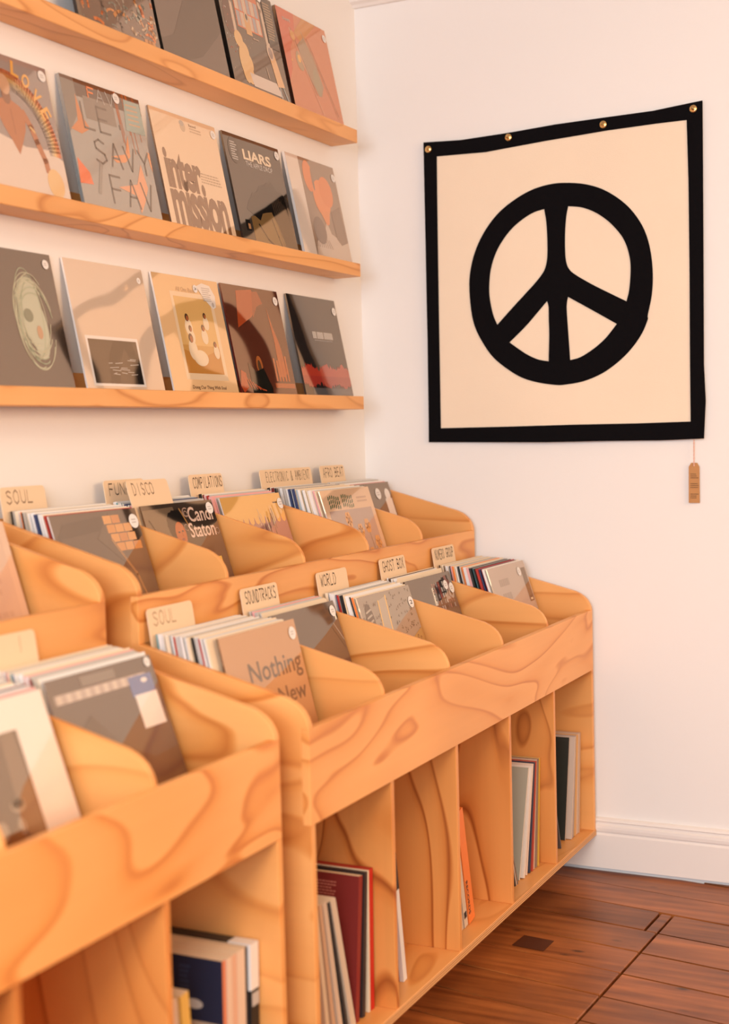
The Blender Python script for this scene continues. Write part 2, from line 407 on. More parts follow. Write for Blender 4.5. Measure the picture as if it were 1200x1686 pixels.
# ------------------------------------------------------------------ flat print builder
SLEEVES = {}                                            # record -> its sleeve, which carries print and stickers
class Print:
    """flat print in unit coordinates (u right, v up) on a face of w x h; layers are lifted a hair each"""
    def __init__(s, w, h, step=0.00003):
        s.w, s.h, s.step, s.n = w, h, step, 0
        s.V, s.F, s.C = [], [], []
    def raw(s, pts, faces, col):
        b = len(s.V); x = 0.0002 + s.n * s.step
        s.V += [(x, (u - 0.5) * s.w, v * s.h) for u, v in pts]
        for f in faces:
            s.F.append(tuple(i + b for i in f)); s.C.append(col)
    def layer(s): s.n += 1
    def poly(s, pts, col, lay=True):
        if lay: s.layer()
        pts = [(min(max(u, 0), 1), min(max(v, 0), 1)) for u, v in pts]
        tri = tessellate_polygon([[Vector((u, v, 0)) for u, v in pts]])
        fs = []
        for t in tri:
            a, b_, c = (pts[i] for i in t)
            if (b_[0] - a[0]) * (c[1] - a[1]) - (b_[1] - a[1]) * (c[0] - a[0]) < 0: t = (t[0], t[2], t[1])
            fs.append(t)
        s.raw(pts, fs, col)
    def rect(s, u0, v0, u1, v1, col, lay=True): s.poly([(u0, v0), (u1, v0), (u1, v1), (u0, v1)], col, lay)
    def ell(s, u, v, ru, rv, col, lay=True, n=28, a0=0, a1=360):
        s.poly([(u + ru * math.cos(R(a0 + (a1 - a0) * i / n)), v + rv * math.sin(R(a0 + (a1 - a0) * i / n))) for i in range(n if a1 - a0 == 360 else n + 1)], col, lay)
    def line(s, pts, w, col, lay=True):
        if lay: s.layer()
        for (a, b_), (c, d) in zip(pts, pts[1:]):
            dx, dy = c - a, d - b_; L = math.hypot(dx, dy) or 1e-6
            nx, ny = -dy / L * w / 2, dx / L * w / 2; ex, ey = dx / L * w * 0.35, dy / L * w * 0.35
            s.raw([(a - ex + nx, b_ - ey + ny), (a - ex - nx, b_ - ey - ny), (c + ex - nx, d + ey - ny), (c + ex + nx, d + ey + ny)], [(0, 1, 2, 3)], col)
    def arc(s, u, v, ru, rv, a0, a1, w, col, n=56, lay=True):
        s.line([(u + ru * math.cos(R(a0 + (a1 - a0) * i / n)), v + rv * math.sin(R(a0 + (a1 - a0) * i / n))) for i in range(n + 1)], w, col, lay)
    def text(s, st, u0, v0, u1, v1, col, bold=0.0, shear=0.0, rot=0.0, spacing=1.0):
        s.layer()
        pts, fs = text_mesh(st, bold, shear, spacing)
        uc, vc = (u0 + u1) / 2, (v0 + v1) / 2
        q = []
        for x, y in pts:
            du, dv = u0 + x * (u1 - u0) - uc, v0 + y * (v1 - v0) - vc
            c, sn = math.cos(R(rot)), math.sin(R(rot))
            q.append((uc + c * du - sn * dv, vc + sn * du + c * dv))
        s.raw(q, fs, col)
    def small(s, u0, v0, u1, v1, rows, col, seed=1, ragged=0.3):
        """rows of print too small to read"""
        s.layer(); rr = random.Random(seed); rh = (v1 - v0) / rows
        for r_ in range(rows):
            v = v1 - (r_ + 1) * rh + rh * 0.3; u = u0; end = u1 - rr.uniform(0, ragged) * (u1 - u0)
            while u < end:
                l = rr.uniform(0.04, 0.13) * (u1 - u0) + 0.004
                s.raw([(u, v), (min(u + l, end), v), (min(u + l, end), v + rh * 0.5), (u, v + rh * 0.5)], [(0, 1, 2, 3)], col); u += l + 0.02 * (u1 - u0)
    def stroke(s, st, u0, v0, u1, v1, w, col, jitter=0.0, seed=1):
        s.layer(); rr = random.Random(seed)
        n = len(st); cw = (u1 - u0) / n
        for i, ch in enumerate(st):
            for pl in STROKES.get(ch, []):
                pts = []
                for x, y in pl:
                    pts.append((u0 + (i + 0.12 + 0.72 * x) * cw + rr.uniform(-jitter, jitter) * cw, v0 + y * (v1 - v0) + rr.uniform(-jitter, jitter) * (v1 - v0)))
                s.line(pts, w, col, False)
    def build(s, name, mat, parent):
        return obj(name, s.V, s.F, mat, SLEEVES.get(parent.name, parent), cols=s.C)

STROKES = {
 'A': [[(0, 0), (.5, 1), (1, 0)], [(.2, .38), (.8, .38)]], 'B': [[(0, 0), (0, 1), (.8, .9), (.8, .62), (0, .52), (.9, .4), (.9, .1), (0, 0)]],
 'C': [[(1, .85), (.6, 1), (.2, .9), (0, .5), (.2, .1), (.6, 0), (1, .15)]], 'D': [[(0, 0), (0, 1), (.6, .93), (1, .5), (.6, .07), (0, 0)]],
 'E': [[(.9, 1), (0, 1), (0, 0), (.9, 0)], [(0, .52), (.75, .52)]], 'F': [[(.9, 1), (0, 1), (0, 0)], [(0, .52), (.75, .52)]],
 'G': [[(1, .85), (.6, 1), (.2, .9), (0, .5), (.2, .1), (.6, 0), (1, .15), (1, .45), (.6, .45)]], 'H': [[(0, 0), (0, 1)], [(1, 0), (1, 1)], [(0, .5), (1, .5)]],
 'I': [[(.5, 0), (.5, 1)]], 'K': [[(0, 0), (0, 1)], [(.9, 1), (0, .48), (.9, 0)]], 'L': [[(0, 1), (0, 0), (.9, 0)]],
 'M': [[(0, 0), (.1, 1), (.5, .35), (.9, 1), (1, 0)]], 'N': [[(0, 0), (0, 1), (1, 0), (1, 1)]],
 'O': [[(.5, 1), (.1, .85), (0, .5), (.1, .15), (.5, 0), (.9, .15), (1, .5), (.9, .85), (.5, 1)]], 'P': [[(0, 0), (0, 1), (.8, .92), (.9, .7), (.7, .5), (0, .45)]],
 'R': [[(0, 0), (0, 1), (.8, .92), (.9, .7), (.7, .52), (0, .46), (.9, 0)]], 'S': [[(.95, .88), (.5, 1), (.1, .85), (.15, .6), (.85, .42), (.95, .18), (.5, 0), (0, .12)]],
 'T': [[(0, 1), (1, 1)], [(.5, 1), (.5, 0)]], 'U': [[(0, 1), (.05, .2), (.35, 0), (.75, .05), (.95, .25), (1, 1)]], 'V': [[(0, 1), (.5, 0), (1, 1)]],
 'W': [[(0, 1), (.22, 0), (.5, .7), (.78, 0), (1, 1)]], 'X': [[(0, 0), (1, 1)], [(0, 1), (1, 0)]], 'Y': [[(0, 1), (.5, .5), (1, 1)], [(.5, .5), (.5, 0)]],
 'Z': [[(0, 1), (1, 1), (0, 0), (1, 0)]], '&': [[(1, 0), (.2, .75), (.3, 1), (.6, .95), (.6, .7), (.05, .3), (.2, 0), (.6, .05), (.95, .45)]], '-': [[(.15, .5), (.85, .5)]], "'": [[(.4, 1), (.5, .75)]],
}
_tc = {}
def text_mesh(st, bold=0.0, shear=0.0, spacing=1.0):
    key = (st, bold, shear, spacing)
    if key in _tc: return _tc[key]
    cu = bpy.data.curves.new('lettering', 'FONT'); cu.body = st; cu.offset = bold; cu.shear = shear; cu.space_character = spacing; cu.resolution_u = 3
    cu.fill_mode = 'BOTH'
    ob = bpy.data.objects.new('lettering', cu); COL.objects.link(ob)
    bpy.context.view_layer.update()
    me = bpy.data.meshes.new_from_object(ob.evaluated_get(bpy.context.evaluated_depsgraph_get()))
    xs = [v.co.x for v in me.vertices]; ys = [v.co.y for v in me.vertices]
    x0, x1, y0, y1 = min(xs), max(xs), min(ys), max(ys)
    pts = [((v.co.x - x0) / (x1 - x0), (v.co.y - y0) / (y1 - y0)) for v in me.vertices]
    fs = [tuple(p.vertices) for p in me.polygons]
    out = []
    for f in fs:
        a, b_, c = pts[f[0]], pts[f[1]], pts[f[2]]
        out.append(f if (b_[0] - a[0]) * (c[1] - a[1]) - (b_[1] - a[1]) * (c[0] - a[0]) >= 0 else f[::-1])
    bpy.data.objects.remove(ob); bpy.data.curves.remove(cu); bpy.data.meshes.remove(me)
    _tc[key] = (pts, out)
    return _tc[key]

# colours of print (albedo, linear)
WHITE = (0.80, 0.78, 0.76, 1); CREAM = (0.80, 0.66, 0.48, 1); PEACH = (0.80, 0.56, 0.36, 1); BLACK = (0.012, 0.011, 0.011, 1); DARK = (0.03, 0.026, 0.024, 1)
GREY = (0.26, 0.25, 0.25, 1); LGREY = (0.5, 0.48, 0.46, 1); BROWN = (0.10, 0.055, 0.03, 1); RED = (0.42, 0.03, 0.02, 1); MAROON = (0.17, 0.015, 0.012, 1)
ORANGE = (0.85, 0.22, 0.04, 1); AMBER = (0.82, 0.42, 0.08, 1); YELLOW = (0.82, 0.55, 0.10, 1); TEAL = (0.10, 0.30, 0.32, 1); BLUE = (0.08, 0.16, 0.38, 1); NAVY = (0.010, 0.017, 0.05, 1)
SAGE = (0.42, 0.46, 0.34, 1); PINK = (0.80, 0.40, 0.38, 1); LILAC = (0.45, 0.33, 0.42, 1); TAN = (0.46, 0.25, 0.12, 1); GREEN = (0.10, 0.16, 0.09, 1); SKY = (0.42, 0.52, 0.58, 1); MINT = (0.30, 0.50, 0.38, 1)

LPW = LPH = 0.315
_boxes = {}
def sleeve_mesh(t, front, spine, edge=WHITE, w=LPW, h=LPH):
    key = (round(t, 5), front, spine, edge, round(w, 4), round(h, 4))
    if key in _boxes: return _boxes[key]
    V, Fc = box(-t, 0.0, -w / 2, w / 2, 0.0, h)
    C = [edge, edge, spine, front, edge, front]
    me = bpy.data.meshes.new('record_sleeve'); me.from_pydata(V, [], Fc); me.update()
    ca = me.color_attributes.new('Col', 'FLOAT_COLOR', 'CORNER'); i = 0
    for p in me.polygons:
        for _ in p.loop_indices: ca.data[i].color = C[p.index]; i += 1
    _boxes[key] = me
    return me

def record_root(name, bx, y, z, lean, label, group=None, twist=0.0):
    r = empty(name, (bx, y, z), (0, -R(lean), twist))
    tag(r, label, 'record', group)
    return r

def sleeve(parent, t, front, spine, edge=WHITE, mat='print'):
    me = sleeve_mesh(t, front, spine, edge).copy()
    me.materials.append(M[mat])
    o = bpy.data.objects.new('sleeve', me); COL.objects.link(o); o.parent = parent
    SLEEVES[parent.name] = o
    return o

def sticker(parent, u, v, r=0.036, seed=1, label='round white price sticker', txt=None):
    p = Print(LPW, LPH); p.n = 40
    p.ell(u, v, r, r, WHITE, n=24)
    if txt: p.text(txt, u - r * .5, v - r * .35, u + r * .5, v + r * .35, DARK, 0.01)
    else: p.small(u - r * .5, v - r * .4, u + r * .55, v + r * .4, 2, LGREY, seed, 0.2)
    o = p.build('price_sticker', M['paper'], parent); o['label'] = label
    return o

# ------------------------------------------------------------------ wall shelves
SHELF_Z = (2.3842, 1.9585, 1.5322); SH_X, SH_END, SH_T = 0.0947, -0.192, 0.042
SH_NEAR = -3.6
for z, lab in zip(SHELF_Z, ('highest of the three plywood display shelves on the left wall', 'middle plywood display shelf, carrying the record lettered inter mission', 'lowest plywood display shelf, just above the record bins')):
    r = empty('wall_shelf', (0.0, SH_END, z)); tag(r, lab, 'shelf', 'plywood wall shelves')
    L = SH_END - SH_NEAR
    obj('board', *bevel_box(0.001, SH_X, -L, 0.0, -SH_T, 0.0, 0.0015), M['shelf'], r)
    obj('back_cleat', *bevel_box(0.001, 0.014, -L, -0.09, 0.0002, 0.040, 0.001), M['wy'], r)

LEAN = 11.6
def shelf_record(row, y_left, label, t, front, spine, edge=None, mat='print', back=0.0):
    z = SHELF_Z[row - 1] + 0.0006 + t * math.sin(R(LEAN))
    r = record_root('record', 0.0660 + t + back, y_left + LPW / 2, z, LEAN, label)
    sleeve(r, t, front, spine, edge or WHITE, mat)
    return r
GRP = 'records behind the front record of a shelf place'

# --- row 3 (lowest)
r = shelf_record(3, -1.955, 'dark brown record cover with a pale green scribble, left on the lowest shelf', .004, (0.035, 0.022, 0.016, 1), DARK)
p = Print(LPW, LPH); rr = random.Random(3)
p.ell(.66, .56, .13, .25, SAGE); p.ell(.72, .42, .10, .22, SAGE)
for i in range(16):
    a = rr.uniform(-.05, .05); p.arc(.68 + a * .6, .50 + rr.uniform(-.06, .06), .15 + rr.uniform(-.03, .05), .29 + rr.uniform(-.05, .05), rr.uniform(0, 90), rr.uniform(240, 400), .007, rr.choice([SAGE, (0.34, .42, .27, 1), (.5, .52, .36, 1)]))
p.ell(.72, .40, .03, .05, TAN); p.ell(.63, .52, .05, .05, (.12, .16, .09, 1))
p.build('print', M['print'], r); sticker(r, .93, .92, .035, 2)

r = shelf_record(3, -1.595, 'beige record cover with a small square dark photograph low on its front', .005, (.70, .56, .44, 1), WHITE, mat='print')
p = Print(LPW, LPH); rr = random.Random(4)
p.rect(.085, .02, .75, .41, WHITE); p.rect(.11, .04, .725, .385, (.05, .038, .03, 1))
p.poly([(.30, .04), (.33, .25), (.43, .385), (.66, .385), (.72, .2), (.71, .04), (.65, .04), (.63, .2), (.55, .33), (.46, .2), (.42, .04)], BLACK)  # dark arch: a reflection painted onto the cover
for i in range(14):
    u, v = rr.uniform(.3, .62), rr.uniform(.1, .26); p.line([(u, v), (u + rr.uniform(.02, .12), v + rr.uniform(-.006, .01))], .005, LGREY, i == 0)
p.build('print', M['print'], r); sticker(r, .93, .90, .026, 5, 'small white price sticker')

r = shelf_record(3, -1.238, 'cream record cover with a golden group photograph inside a white frame', .005, (.80, .55, .30, 1), WHITE)
p = Print(LPW, LPH); rr = random.Random(6)
p.rect(.22, .10, .87, .86, (.82, .66, .46, 1)); p.rect(.26, .155, .82, .82, (.62, .36, .11, 1))
p.rect(.26, .40, .82, .82, (.72, .47, .18, 1)); p.poly([(.26, .155), (.82, .155), (.82, .38), (.55, .30), (.26, .36)], (.55, .26, .06, 1))
for u, v, s_ in ((.40, .64, 1), (.42, .545, .85), (.40, .46, 1.2), (.62, .56, .9), (.68, .67, .8), (.76, .42, .8)):
    p.ell(u + .005, v - .085 * s_, .055 * s_, .075 * s_, (.80, .68, .50, 1)); p.ell(u, v, .028 * s_, .034 * s_, BROWN); p.ell(u + .006, v - .008, .017 * s_, .024 * s_, (.40, .13, .05, 1))
p.ell(.50, .29, .11, .07, (.80, .68, .5, 1))
p.text('All One Band', .32, .865, .60, .905, (.60, .42, .25, 1)); p.text('Doing Our Thing With Soul', .28, .012, .80, .05, BROWN)
p.poly([(.64, .93), (.74, .965), (.86, .95), (.92, .86), (.90, .76), (.85, .74), (.74, .82)], WHITE); p.small(.72, .80, .86, .93, 7, LGREY, 4); p.ell(.86, .78, .02, .022, LGREY)
p.build('print', M['print'], r); sticker(r, .62, .905, .035, 5, txt='24')

r = shelf_record(3, -.905, 'dark red record cover in glossy plastic with glowing orange shapes', .005, (.10, .028, .016, 1), (.12, .012, .012, 1), MAROON)
p = Print(LPW, LPH); rr = random.Random(7)
p.poly([(.16, .60), (.24, .95), (.52, .98), (.58, .86), (.44, .72), (.30, .66)], (.38, .07, .02, 1)); p.poly([(.45, .70), (.52, .96), (.62, .97), (.68, .86), (.56, .82)], (.30, .06, .02, 1))
p.poly([(.74, .16), (.76, .50), (.73, .82), (.79, .62), (.84, .50), (.86, .42), (.88, .2), (.84, .16)], (.40, .09, .02, 1))
for i in range(5): p.rect(.66 + i * .055, .12, .69 + i * .055, .30 + rr.uniform(0, .12), (.45, .10, .02, 1), i == 0)
p.rect(.62, .055, .98, .10, (.40, .10, .03, 1))
p.ell(.40, .26, .055, .09, (.42, .14, .04, 1)); p.ell(.395, .25, .03, .06, BROWN)
p.poly([(.20, .0), (.20, .28), (.32, .20), (.46, .24), (.56, .05), (.55, 0)], (.012, .012, .010, 1))
p.poly([(.0, .06), (.05, .21), (.13, .18), (.12, .04), (.04, .0)], (.42, .07, .02, 1))
for i in range(7): p.line([(.08 + i * .045, .16 - i * .02), (.13 + i * .05, .05 - i * .004)], .012, (.46, .09, .03, 1), i == 0)
p.build('print', M['print'], r); sticker(r, .93, .90, .042, 8)

r = shelf_record(3, -.535, 'black record cover with a red sound wave across the bottom, nearest the room corner', .006, (.022, .018, .018, 1), (.05, .045, .04, 1))
p = Print(LPW, LPH); rr = random.Random(8)
pts = []; low = []
for i in range(60):
    u = i / 59; e_ = .03 + .05 * abs(math.sin(u * 9)) + rr.uniform(0, .05); pts.append((u, .20 + e_)); low.append((u, .17 - e_ * .9))
p.poly([(0, .19)] + pts + [(1, .19)], (.42, .05, .03, 1)); p.poly([(0, .19)] + low + [(1, .19)], (.35, .04, .03, 1))
p.rect(.16, .0, 1, .07, (.10, .10, .11, 1))
p.layer()
for u0, u1 in ((.38, .455), (.47, .60), (.615, .80)):
    n = max(3, int((u1 - u0) / .024))
    for i in range(n):
        a = u0 + (u1 - u0) * i / n; p.rect(a, .575, a + (u1 - u0) / n * .84, .645, LGREY, False)
p.small(.40, .545, .80, .565, 1, GREY, 3)
p.build('print', M['print'], r); sticker(r, .94, .88, .042, 9)

# --- row 2 (middle)
r = shelf_record(2, -1.945, 'record cover with a rainbow arch and the word LOVE, leftmost on the middle shelf', .004, (.30, .25, .24, 1), GREY)
p = Print(LPW, LPH)
p.poly([(0, 0), (1, 0), (1, .30), (.85, .36), (.6, .34), (.3, .40), (0, .36)], (.72, .60, .52, 1))
for i, (rad, c) in enumerate(((.47, (.62, .16, .05, 1)), (.445, (.70, .26, .06, 1)), (.42, (.78, .50, .20, 1)), (.395, (.60, .45, .28, 1)), (.37, (.42, .33, .28, 1)))):
    p.arc(.50, .33, rad, rad * 1.16, 0, 182, .028, c)
BODY = (.44, .14, .042, 1)
p.poly([(.36, .635), (.45, .67), (.53, .67), (.62, .635), (.66, .58), (.63, .46), (.585, .38), (.52, .27), (.455, .38), (.40, .46), (.35, .58)], BODY)
p.line([(.64, .595), (.70, .50), (.735, .40), (.79, .27), (.80, .20)], .055, BODY); p.line([(.365, .595), (.30, .50), (.27, .40)], .06, BODY)
p.ell(.49, .69, .045, .06, (.24, .08, .03, 1)); p.ell(.49, .775, .058, .075, (.60, .34, .20, 1)); p.line([(.69, .50), (.73, .47)], .018, (.70, .42, .14, 1)); p.line([(.51, .60), (.515, .42)], .008, (.30, .09, .03, 1))
p.ell(.86, .11, .09, .11, (.78, .50, .22, 1))
for ch, u, v, a in (('L', .64, .915, -12), ('O', .74, .85, -25), ('V', .83, .755, -45), ('E', .90, .64, -62), ('O', .24, .85, 30), ('G', .36, .915, 12)):
    p.text(ch, u - .04, v - .055, u + .04, v + .055, AMBER, 0.03, 0, a)
p.build('print', M['print'], r); sticker(r, .94, .93, .042, 10)

r = shelf_record(2, -1.587, 'grey collage record cover with thin lettering SAVY FAV and orange splashes', .009, (.36, .35, .33, 1), (.22, .26, .27, 1), DARK)
p = Print(LPW, LPH); rr = random.Random(11)
p.rect(0, .86, 1, 1, (.10, .06, .045, 1)); p.poly([(0, .55), (.16, .74), (.16, 1), (0, 1)], (.20, .18, .16, 1)); p.rect(.24, .70, .62, .88, (.24, .20, .17, 1))
p.poly([(.02, .58), (.12, .66), (.15, .88), (.19, .70), (.26, .62), (.14, .56)], (.62, .22, .07, 1)); p.poly([(0, .16), (.02, .36), (.14, .26), (.16, .17)], (.80, .16, .05, 1))
p.poly([(.46, .44), (.66, .49), (.74, .66), (.72, .48), (.64, .42), (.52, .40)], (.75, .30, .12, 1)); p.poly([(.48, .20), (.74, .26), (.84, .44), (.88, .25), (.80, .12), (.72, .02), (.70, .16)], (.78, .36, .20, 1))
p.poly([(.96, .56), (1, .56), (1, .40), (.98, .44)], (.72, .30, .12, 1))
for i in range(12):
    u = rr.uniform(.62, .92); p.line([(u, 1), (u + .03, rr.uniform(.5, .8))], .006, (.55, .14, .03, 1), i == 0)
p.poly([(.74, .70), (.78, .96), (.99, .96), (1, .70)], (.30, .40, .37, 1))
for i in range(5): p.line([(.80, .76 + i * .04), (.94, .765 + i * .04)], .012, (.55, .36, .22, 1), i == 0)
T_ = (.13, .105, .09, 1)
p.line([(.31, .36), (.22, .12)], .035, (.27, .25, .23, 1))
for st, u0, v0, u1, v1 in (('LE', .17, .62, .56, .82), ("'", .62, .60, .70, .72), ('SAVY', .24, .36, 1.0, .55), ('FAV', .36, .06, .96, .28)):
    p.stroke(st, u0, v0, u1, v1, .016, T_)
p.stroke('AV', .40, .86, .66, .97, .008, LGREY); p.stroke('F', .30, .88, .42, .96, .014, ORANGE)
p.build('print', M['print'], r); sticker(r, .68, .945, .042, 12)

r = shelf_record(2, -1.225, 'cream record cover with tall condensed brown lettering inter mission', .005, (.82, .62, .43, 1), (.16, .09, .06, 1), BROWN)
p = Print(LPW, LPH); TB = (.235, .125, .065, 1)
p.text('inter', .075, .32, .61, .665, TB, 0.04, 0, 0, 0.93); p.build('lettering', M['print'], r); p = Print(LPW, LPH); p.text('mission', .075, .0, .93, .42, TB, 0.04, 0, 0, 0.93); p.build('lettering', M['print'], r); p = Print(LPW, LPH)
p.small(.60, .43, .93, .53, 4, (.50, .36, .24, 1), 2, .15); p.ell(.47, .91, .04, .05, (.60, .46, .32, 1)); p.ell(.46, .935, .035, .025, (.45, .40, .34, 1)); p.text('Record', .57, .925, .68, .95, TB, .01); p.small(.57, .87, .76, .92, 2, (.60, .44, .3, 1), 3)
p.build('print', M['print'], r); sticker(r, .945, .92, .04, 13)

r = shelf_record(2, -.875, 'black glossy record cover with white slab lettering LIARS and a dark landscape', .006, (.05, .042, .036, 1), DARK, BLACK)
p = Print(LPW, LPH); rr = random.Random(14)
p.poly([(.22, 0), (.22, .24), (.40, .28), (.62, .34), (.74, .30), (.80, 0)], (.20, .125, .05, 1))
hp = [(.18, .30)]
for i in range(16): hp.append((.18 + i * .05, .33 + .10 * math.sin(i * .22) + rr.uniform(-.02, .03) + (.02 * i if i < 12 else .20)))
hp += [(.98, 0), (.78, 0), (.72, .18), (.62, .33), (.45, .30), (.38, .22), (.28, .26)]
p.poly(hp, (.010, .009, .008, 1))
for i in range(9): p.line([(.66 + i * .035, .50 - .02 * abs(i - 3)), (.74 + i * .03, .02)], .010, (.10, .07, .045, 1), i == 0)
p.line([(.34, .18), (.46, .05), (.55, .01)], .018, BLACK); p.line([(.60, .26), (.66, .10), (.70, 0)], .012, BLACK); p.rect(.10, .10, .18, .20, BLACK); p.rect(.135, .115, .175, .165, TAN)
p.text('LIARS', .30, .785, .80, .885, CREAM, 0.035); p.text('THE APPLE DROP', .32, .725, .80, .775, LGREY, 0.02)
p.ell(.15, .845, .09, .125, (.02, .018, .016, 1)); p.small(.10, .75, .21, .93, 8, LGREY, 5, .4)
p.build('print', M['print'], r); sticker(r, .945, .925, .042, 15)

r = shelf_record(2, -.525, 'grey record cover with orange petals and a white paper strip on the middle shelf', .009, (.30, .22, .17, 1), WHITE)
p = Print(LPW, LPH); rr = random.Random(16)
p.rect(0, 0, .25, 1, (.74, .66, .60, 1)); p.poly([(.26, 0), (.30, .14), (.50, .24), (.60, .38), (.66, .26), (.80, .22), (1, .20), (1, 0)], (.56, .46, .39, 1))
p.ell(.40, .82, .10, .16, (.72, .24, .09, 1)); p.poly([(.33, .72), (.50, .66), (.48, .84), (.40, .84)], (.72, .24, .09, 1)); p.ell(.60, .62, .17, .19, (.75, .26, .10, 1)); p.ell(.72, .70, .14, .16, (.72, .24, .09, 1)); p.poly([(.50, .48), (.72, .50), (.66, .36), (.60, .34)], (.72, .26, .1, 1)); p.ell(.48, .80, .02, .12, (.28, .2, .16, 1))
p.ell(.42, .27, .13, .14, (.20, .14, .11, 1)); p.poly([(.74, .50), (.96, .58), (.98, .20), (.84, .16), (.76, .22)], (.24, .17, .13, 1))
for i in range(8): p.line([(.32 + i * .035, .18), (.30 + i * .045, .10)], .008, (.22, .16, .13, 1), i == 0)
p.build('print', M['print'], r); sticker(r, .95, .88, .042, 17)

# --- row 1 (highest)
r = shelf_record(1, -1.585, 'record cover crowded with orange and grey-green brush marks, on the highest shelf', .008, (.20, .14, .11, 1), DARK, BLACK, back=.0105)
p = Print(LPW, LPH); rr = random.Random(20)
for i in range(150):
    u, v = rr.random(), rr.random(); a = rr.uniform(0, 3.1); l = rr.uniform(.03, .14); mu = rr.uniform(.1, .9)
    c = rr.choice([(.75, .22, .06, 1), (.75, .22, .06, 1), (.62, .28, .10, 1), (.26, .26, .22, 1), (.26, .28, .24, 1), (.40, .34, .28, 1), (.75, .35, .16, 1), (.16, .12, .10, 1), (.70, .52, .36, 1)])
    pts = [(min(max(u + l * t * math.cos(a + t * mu), 0.02), .98), min(max(v + l * t * math.sin(a + t * mu), .02), .98)) for t in (0, .33, .66, 1)]
    p.line(pts, rr.uniform(.010, .035), c, i % 8 == 0)
p.build('print', M['print'], r)
for k, lab in enumerate(('dark-edged record directly behind the orange brush-mark cover', 'dark-edged record against the wall behind the orange brush-mark cover')):
    q = record_root('record', .0660 + .0100 - .0050 * k, -1.585 + LPW / 2, SHELF_Z[0] + .0015, LEAN, lab, GRP)
    me = sleeve_mesh(.004, DARK, (.035, .028, .024, 1), DARK).copy(); me.materials.append(M['card']); s_ = bpy.data.objects.new('sleeve', me); COL.objects.link(s_); s_.parent = q

r = shelf_record(1, -1.245, 'plain dark record in clear shiny plastic on the highest shelf', .012, (.11, .075, .06, 1), BLACK, BLACK)
p = Print(LPW, LPH); p.poly([(.0, .12), (.2, .2), (.45, .55), (.8, .70), (1, 1), (1, .42), (.6, .1), (.3, 0), (0, 0)], (.055, .033, .022, 1)); p.build('print', M['print'], r)
r = shelf_record(1, -.905, 'black record cover with a pale arched doorway and window panes, on the highest shelf', .012, (.10, .07, .052, 1), BLACK, BLACK)
p = Print(LPW, LPH); rr = random.Random(21)
p.layer()
for i in range(110): p.ell(rr.uniform(.03, .80), rr.uniform(.05, .98), rr.uniform(.002, .005), rr.uniform(.002, .006), rr.choice([CREAM, PEACH, LGREY]), False, 6)
p.ell(.12, .62, .085, .16, (.09, .025, .012, 1))
for i in range(22): p.ell(rr.uniform(.03, .2), rr.uniform(.26, .72), .006, .008, rr.choice([(.45, .08, .03, 1), LGREY]), i == 0, 6)
FR = (.62, .47, .36, 1)
p.line([(.20, .48), (.20, .80), (.26, .93), (.42, .985), (.62, .985), (.72, .93), (.76, .84), (.76, .46)], .045, FR)
p.rect(.26, .57, .70, .93, (.62, .16, .06, 1)); p.layer()
for i in range(6):
    for j in range(2):
        p.rect(.275 + i * .070, .585 + j * .155, .335 + i * .070, .725 + j * .155, FR if (i + j) % 2 else (.36, .35, .38, 1), False)
p.rect(.40, .53, .50, .70, (.66, .36, .14, 1)); p.ell(.45, .70, .035, .05, (.60, .44, .3, 1)); p.ell(.45, .70, .018, .03, DARK)
p.text('VICTOR TANGO', .28, .935, .68, .965, LGREY, .01)
for u, v, a, b_ in ((.22, .44, .07, .08), (.28, .34, .08, .09), (.32, .24, .075, .09), (.26, .24, .09, .16), (.31, .13, .07, .09), (.25, .14, .06, .10)): p.ell(u, v, a, b_, (.74, .46, .20, 1))
p.poly([(.30, .15), (.78, .15), (.86, .03), (.34, .03)], (.66, .56, .50, 1)); p.poly([(.74, .42), (.84, .46), (.93, .14), (.80, .12)], (.74, .44, .22, 1)); p.ell(.78, .455, .06, .085, FR); p.ell(.78, .44, .038, .055, (.30, .24, .22, 1))
p.line([(.83, .12), (.84, .0)], .02, (.34, .40, .42, 1)); p.line([(.90, .13), (.95, .02)], .02, (.34, .40, .42, 1))
p.rect(.80, .50, .985, .985, (.02, .016, .013, 1)); p.small(.82, .58, .96, .95, 14, (.40, .26, .14, 1), 9); p.small(.50, .50, .64, .52, 1, FR, 2); p.line([(.64, .27), (.66, .17)], .010, FR)
p.build('print', M['print'], r); sticker(r, .76, .965, .04, 22)
r = shelf_record(1, -.560, 'blurry red and orange record cover, nearest the corner on the highest shelf', .010, (.60, .20, .09, 1), (.05, .018, .012, 1), BROWN)
p = Print(LPW, LPH); rr = random.Random(23)
p.poly([(0, .25), (0, 1), (.35, 1), (.30, .8), (.14, .6), (.10, .4)], (.60, .11, .05, 1)); p.poly([(.28, .80), (.52, 1), (.80, 1), (.60, .86), (.40, .72)], (.58, .24, .06, 1))
p.poly([(.30, .68), (.48, .80), (.62, .60), (.70, .34), (.62, .22), (.50, .30), (.36, .48)], (.36, .24, .15, 1)); p.ell(.58, .36, .07, .14, (.34, .27, .17, 1)); p.ell(.30, .52, .08, .10, (.40, .27, .15, 1)); p.ell(.29, .54, .03, .04, AMBER)
p.line([(.20, .82), (.54, .12), (.60, 0)], .020, (.66, .30, .18, 1)); p.line([(.22, .84), (.52, .22)], .008, (.30, .13, .08, 1)); p.line([(.52, .80), (.90, .06)], .014, (.66, .32, .2, 1)); p.line([(.54, .80), (.92, .08)], .006, (.30, .14, .09, 1)); p.line([(.44, .84), (.62, .56)], .016, (.50, .30, .17, 1))
p.ell(.24, .76, .05, .05, (.62, .28, .06, 1)); p.rect(.12, .48, .135, .50, AMBER); p.text('SHAPE', .10, .885, .25, .915, LGREY, .02)
p.build('print', M['print'], r); sticker(r, .945, .90, .04, 24)

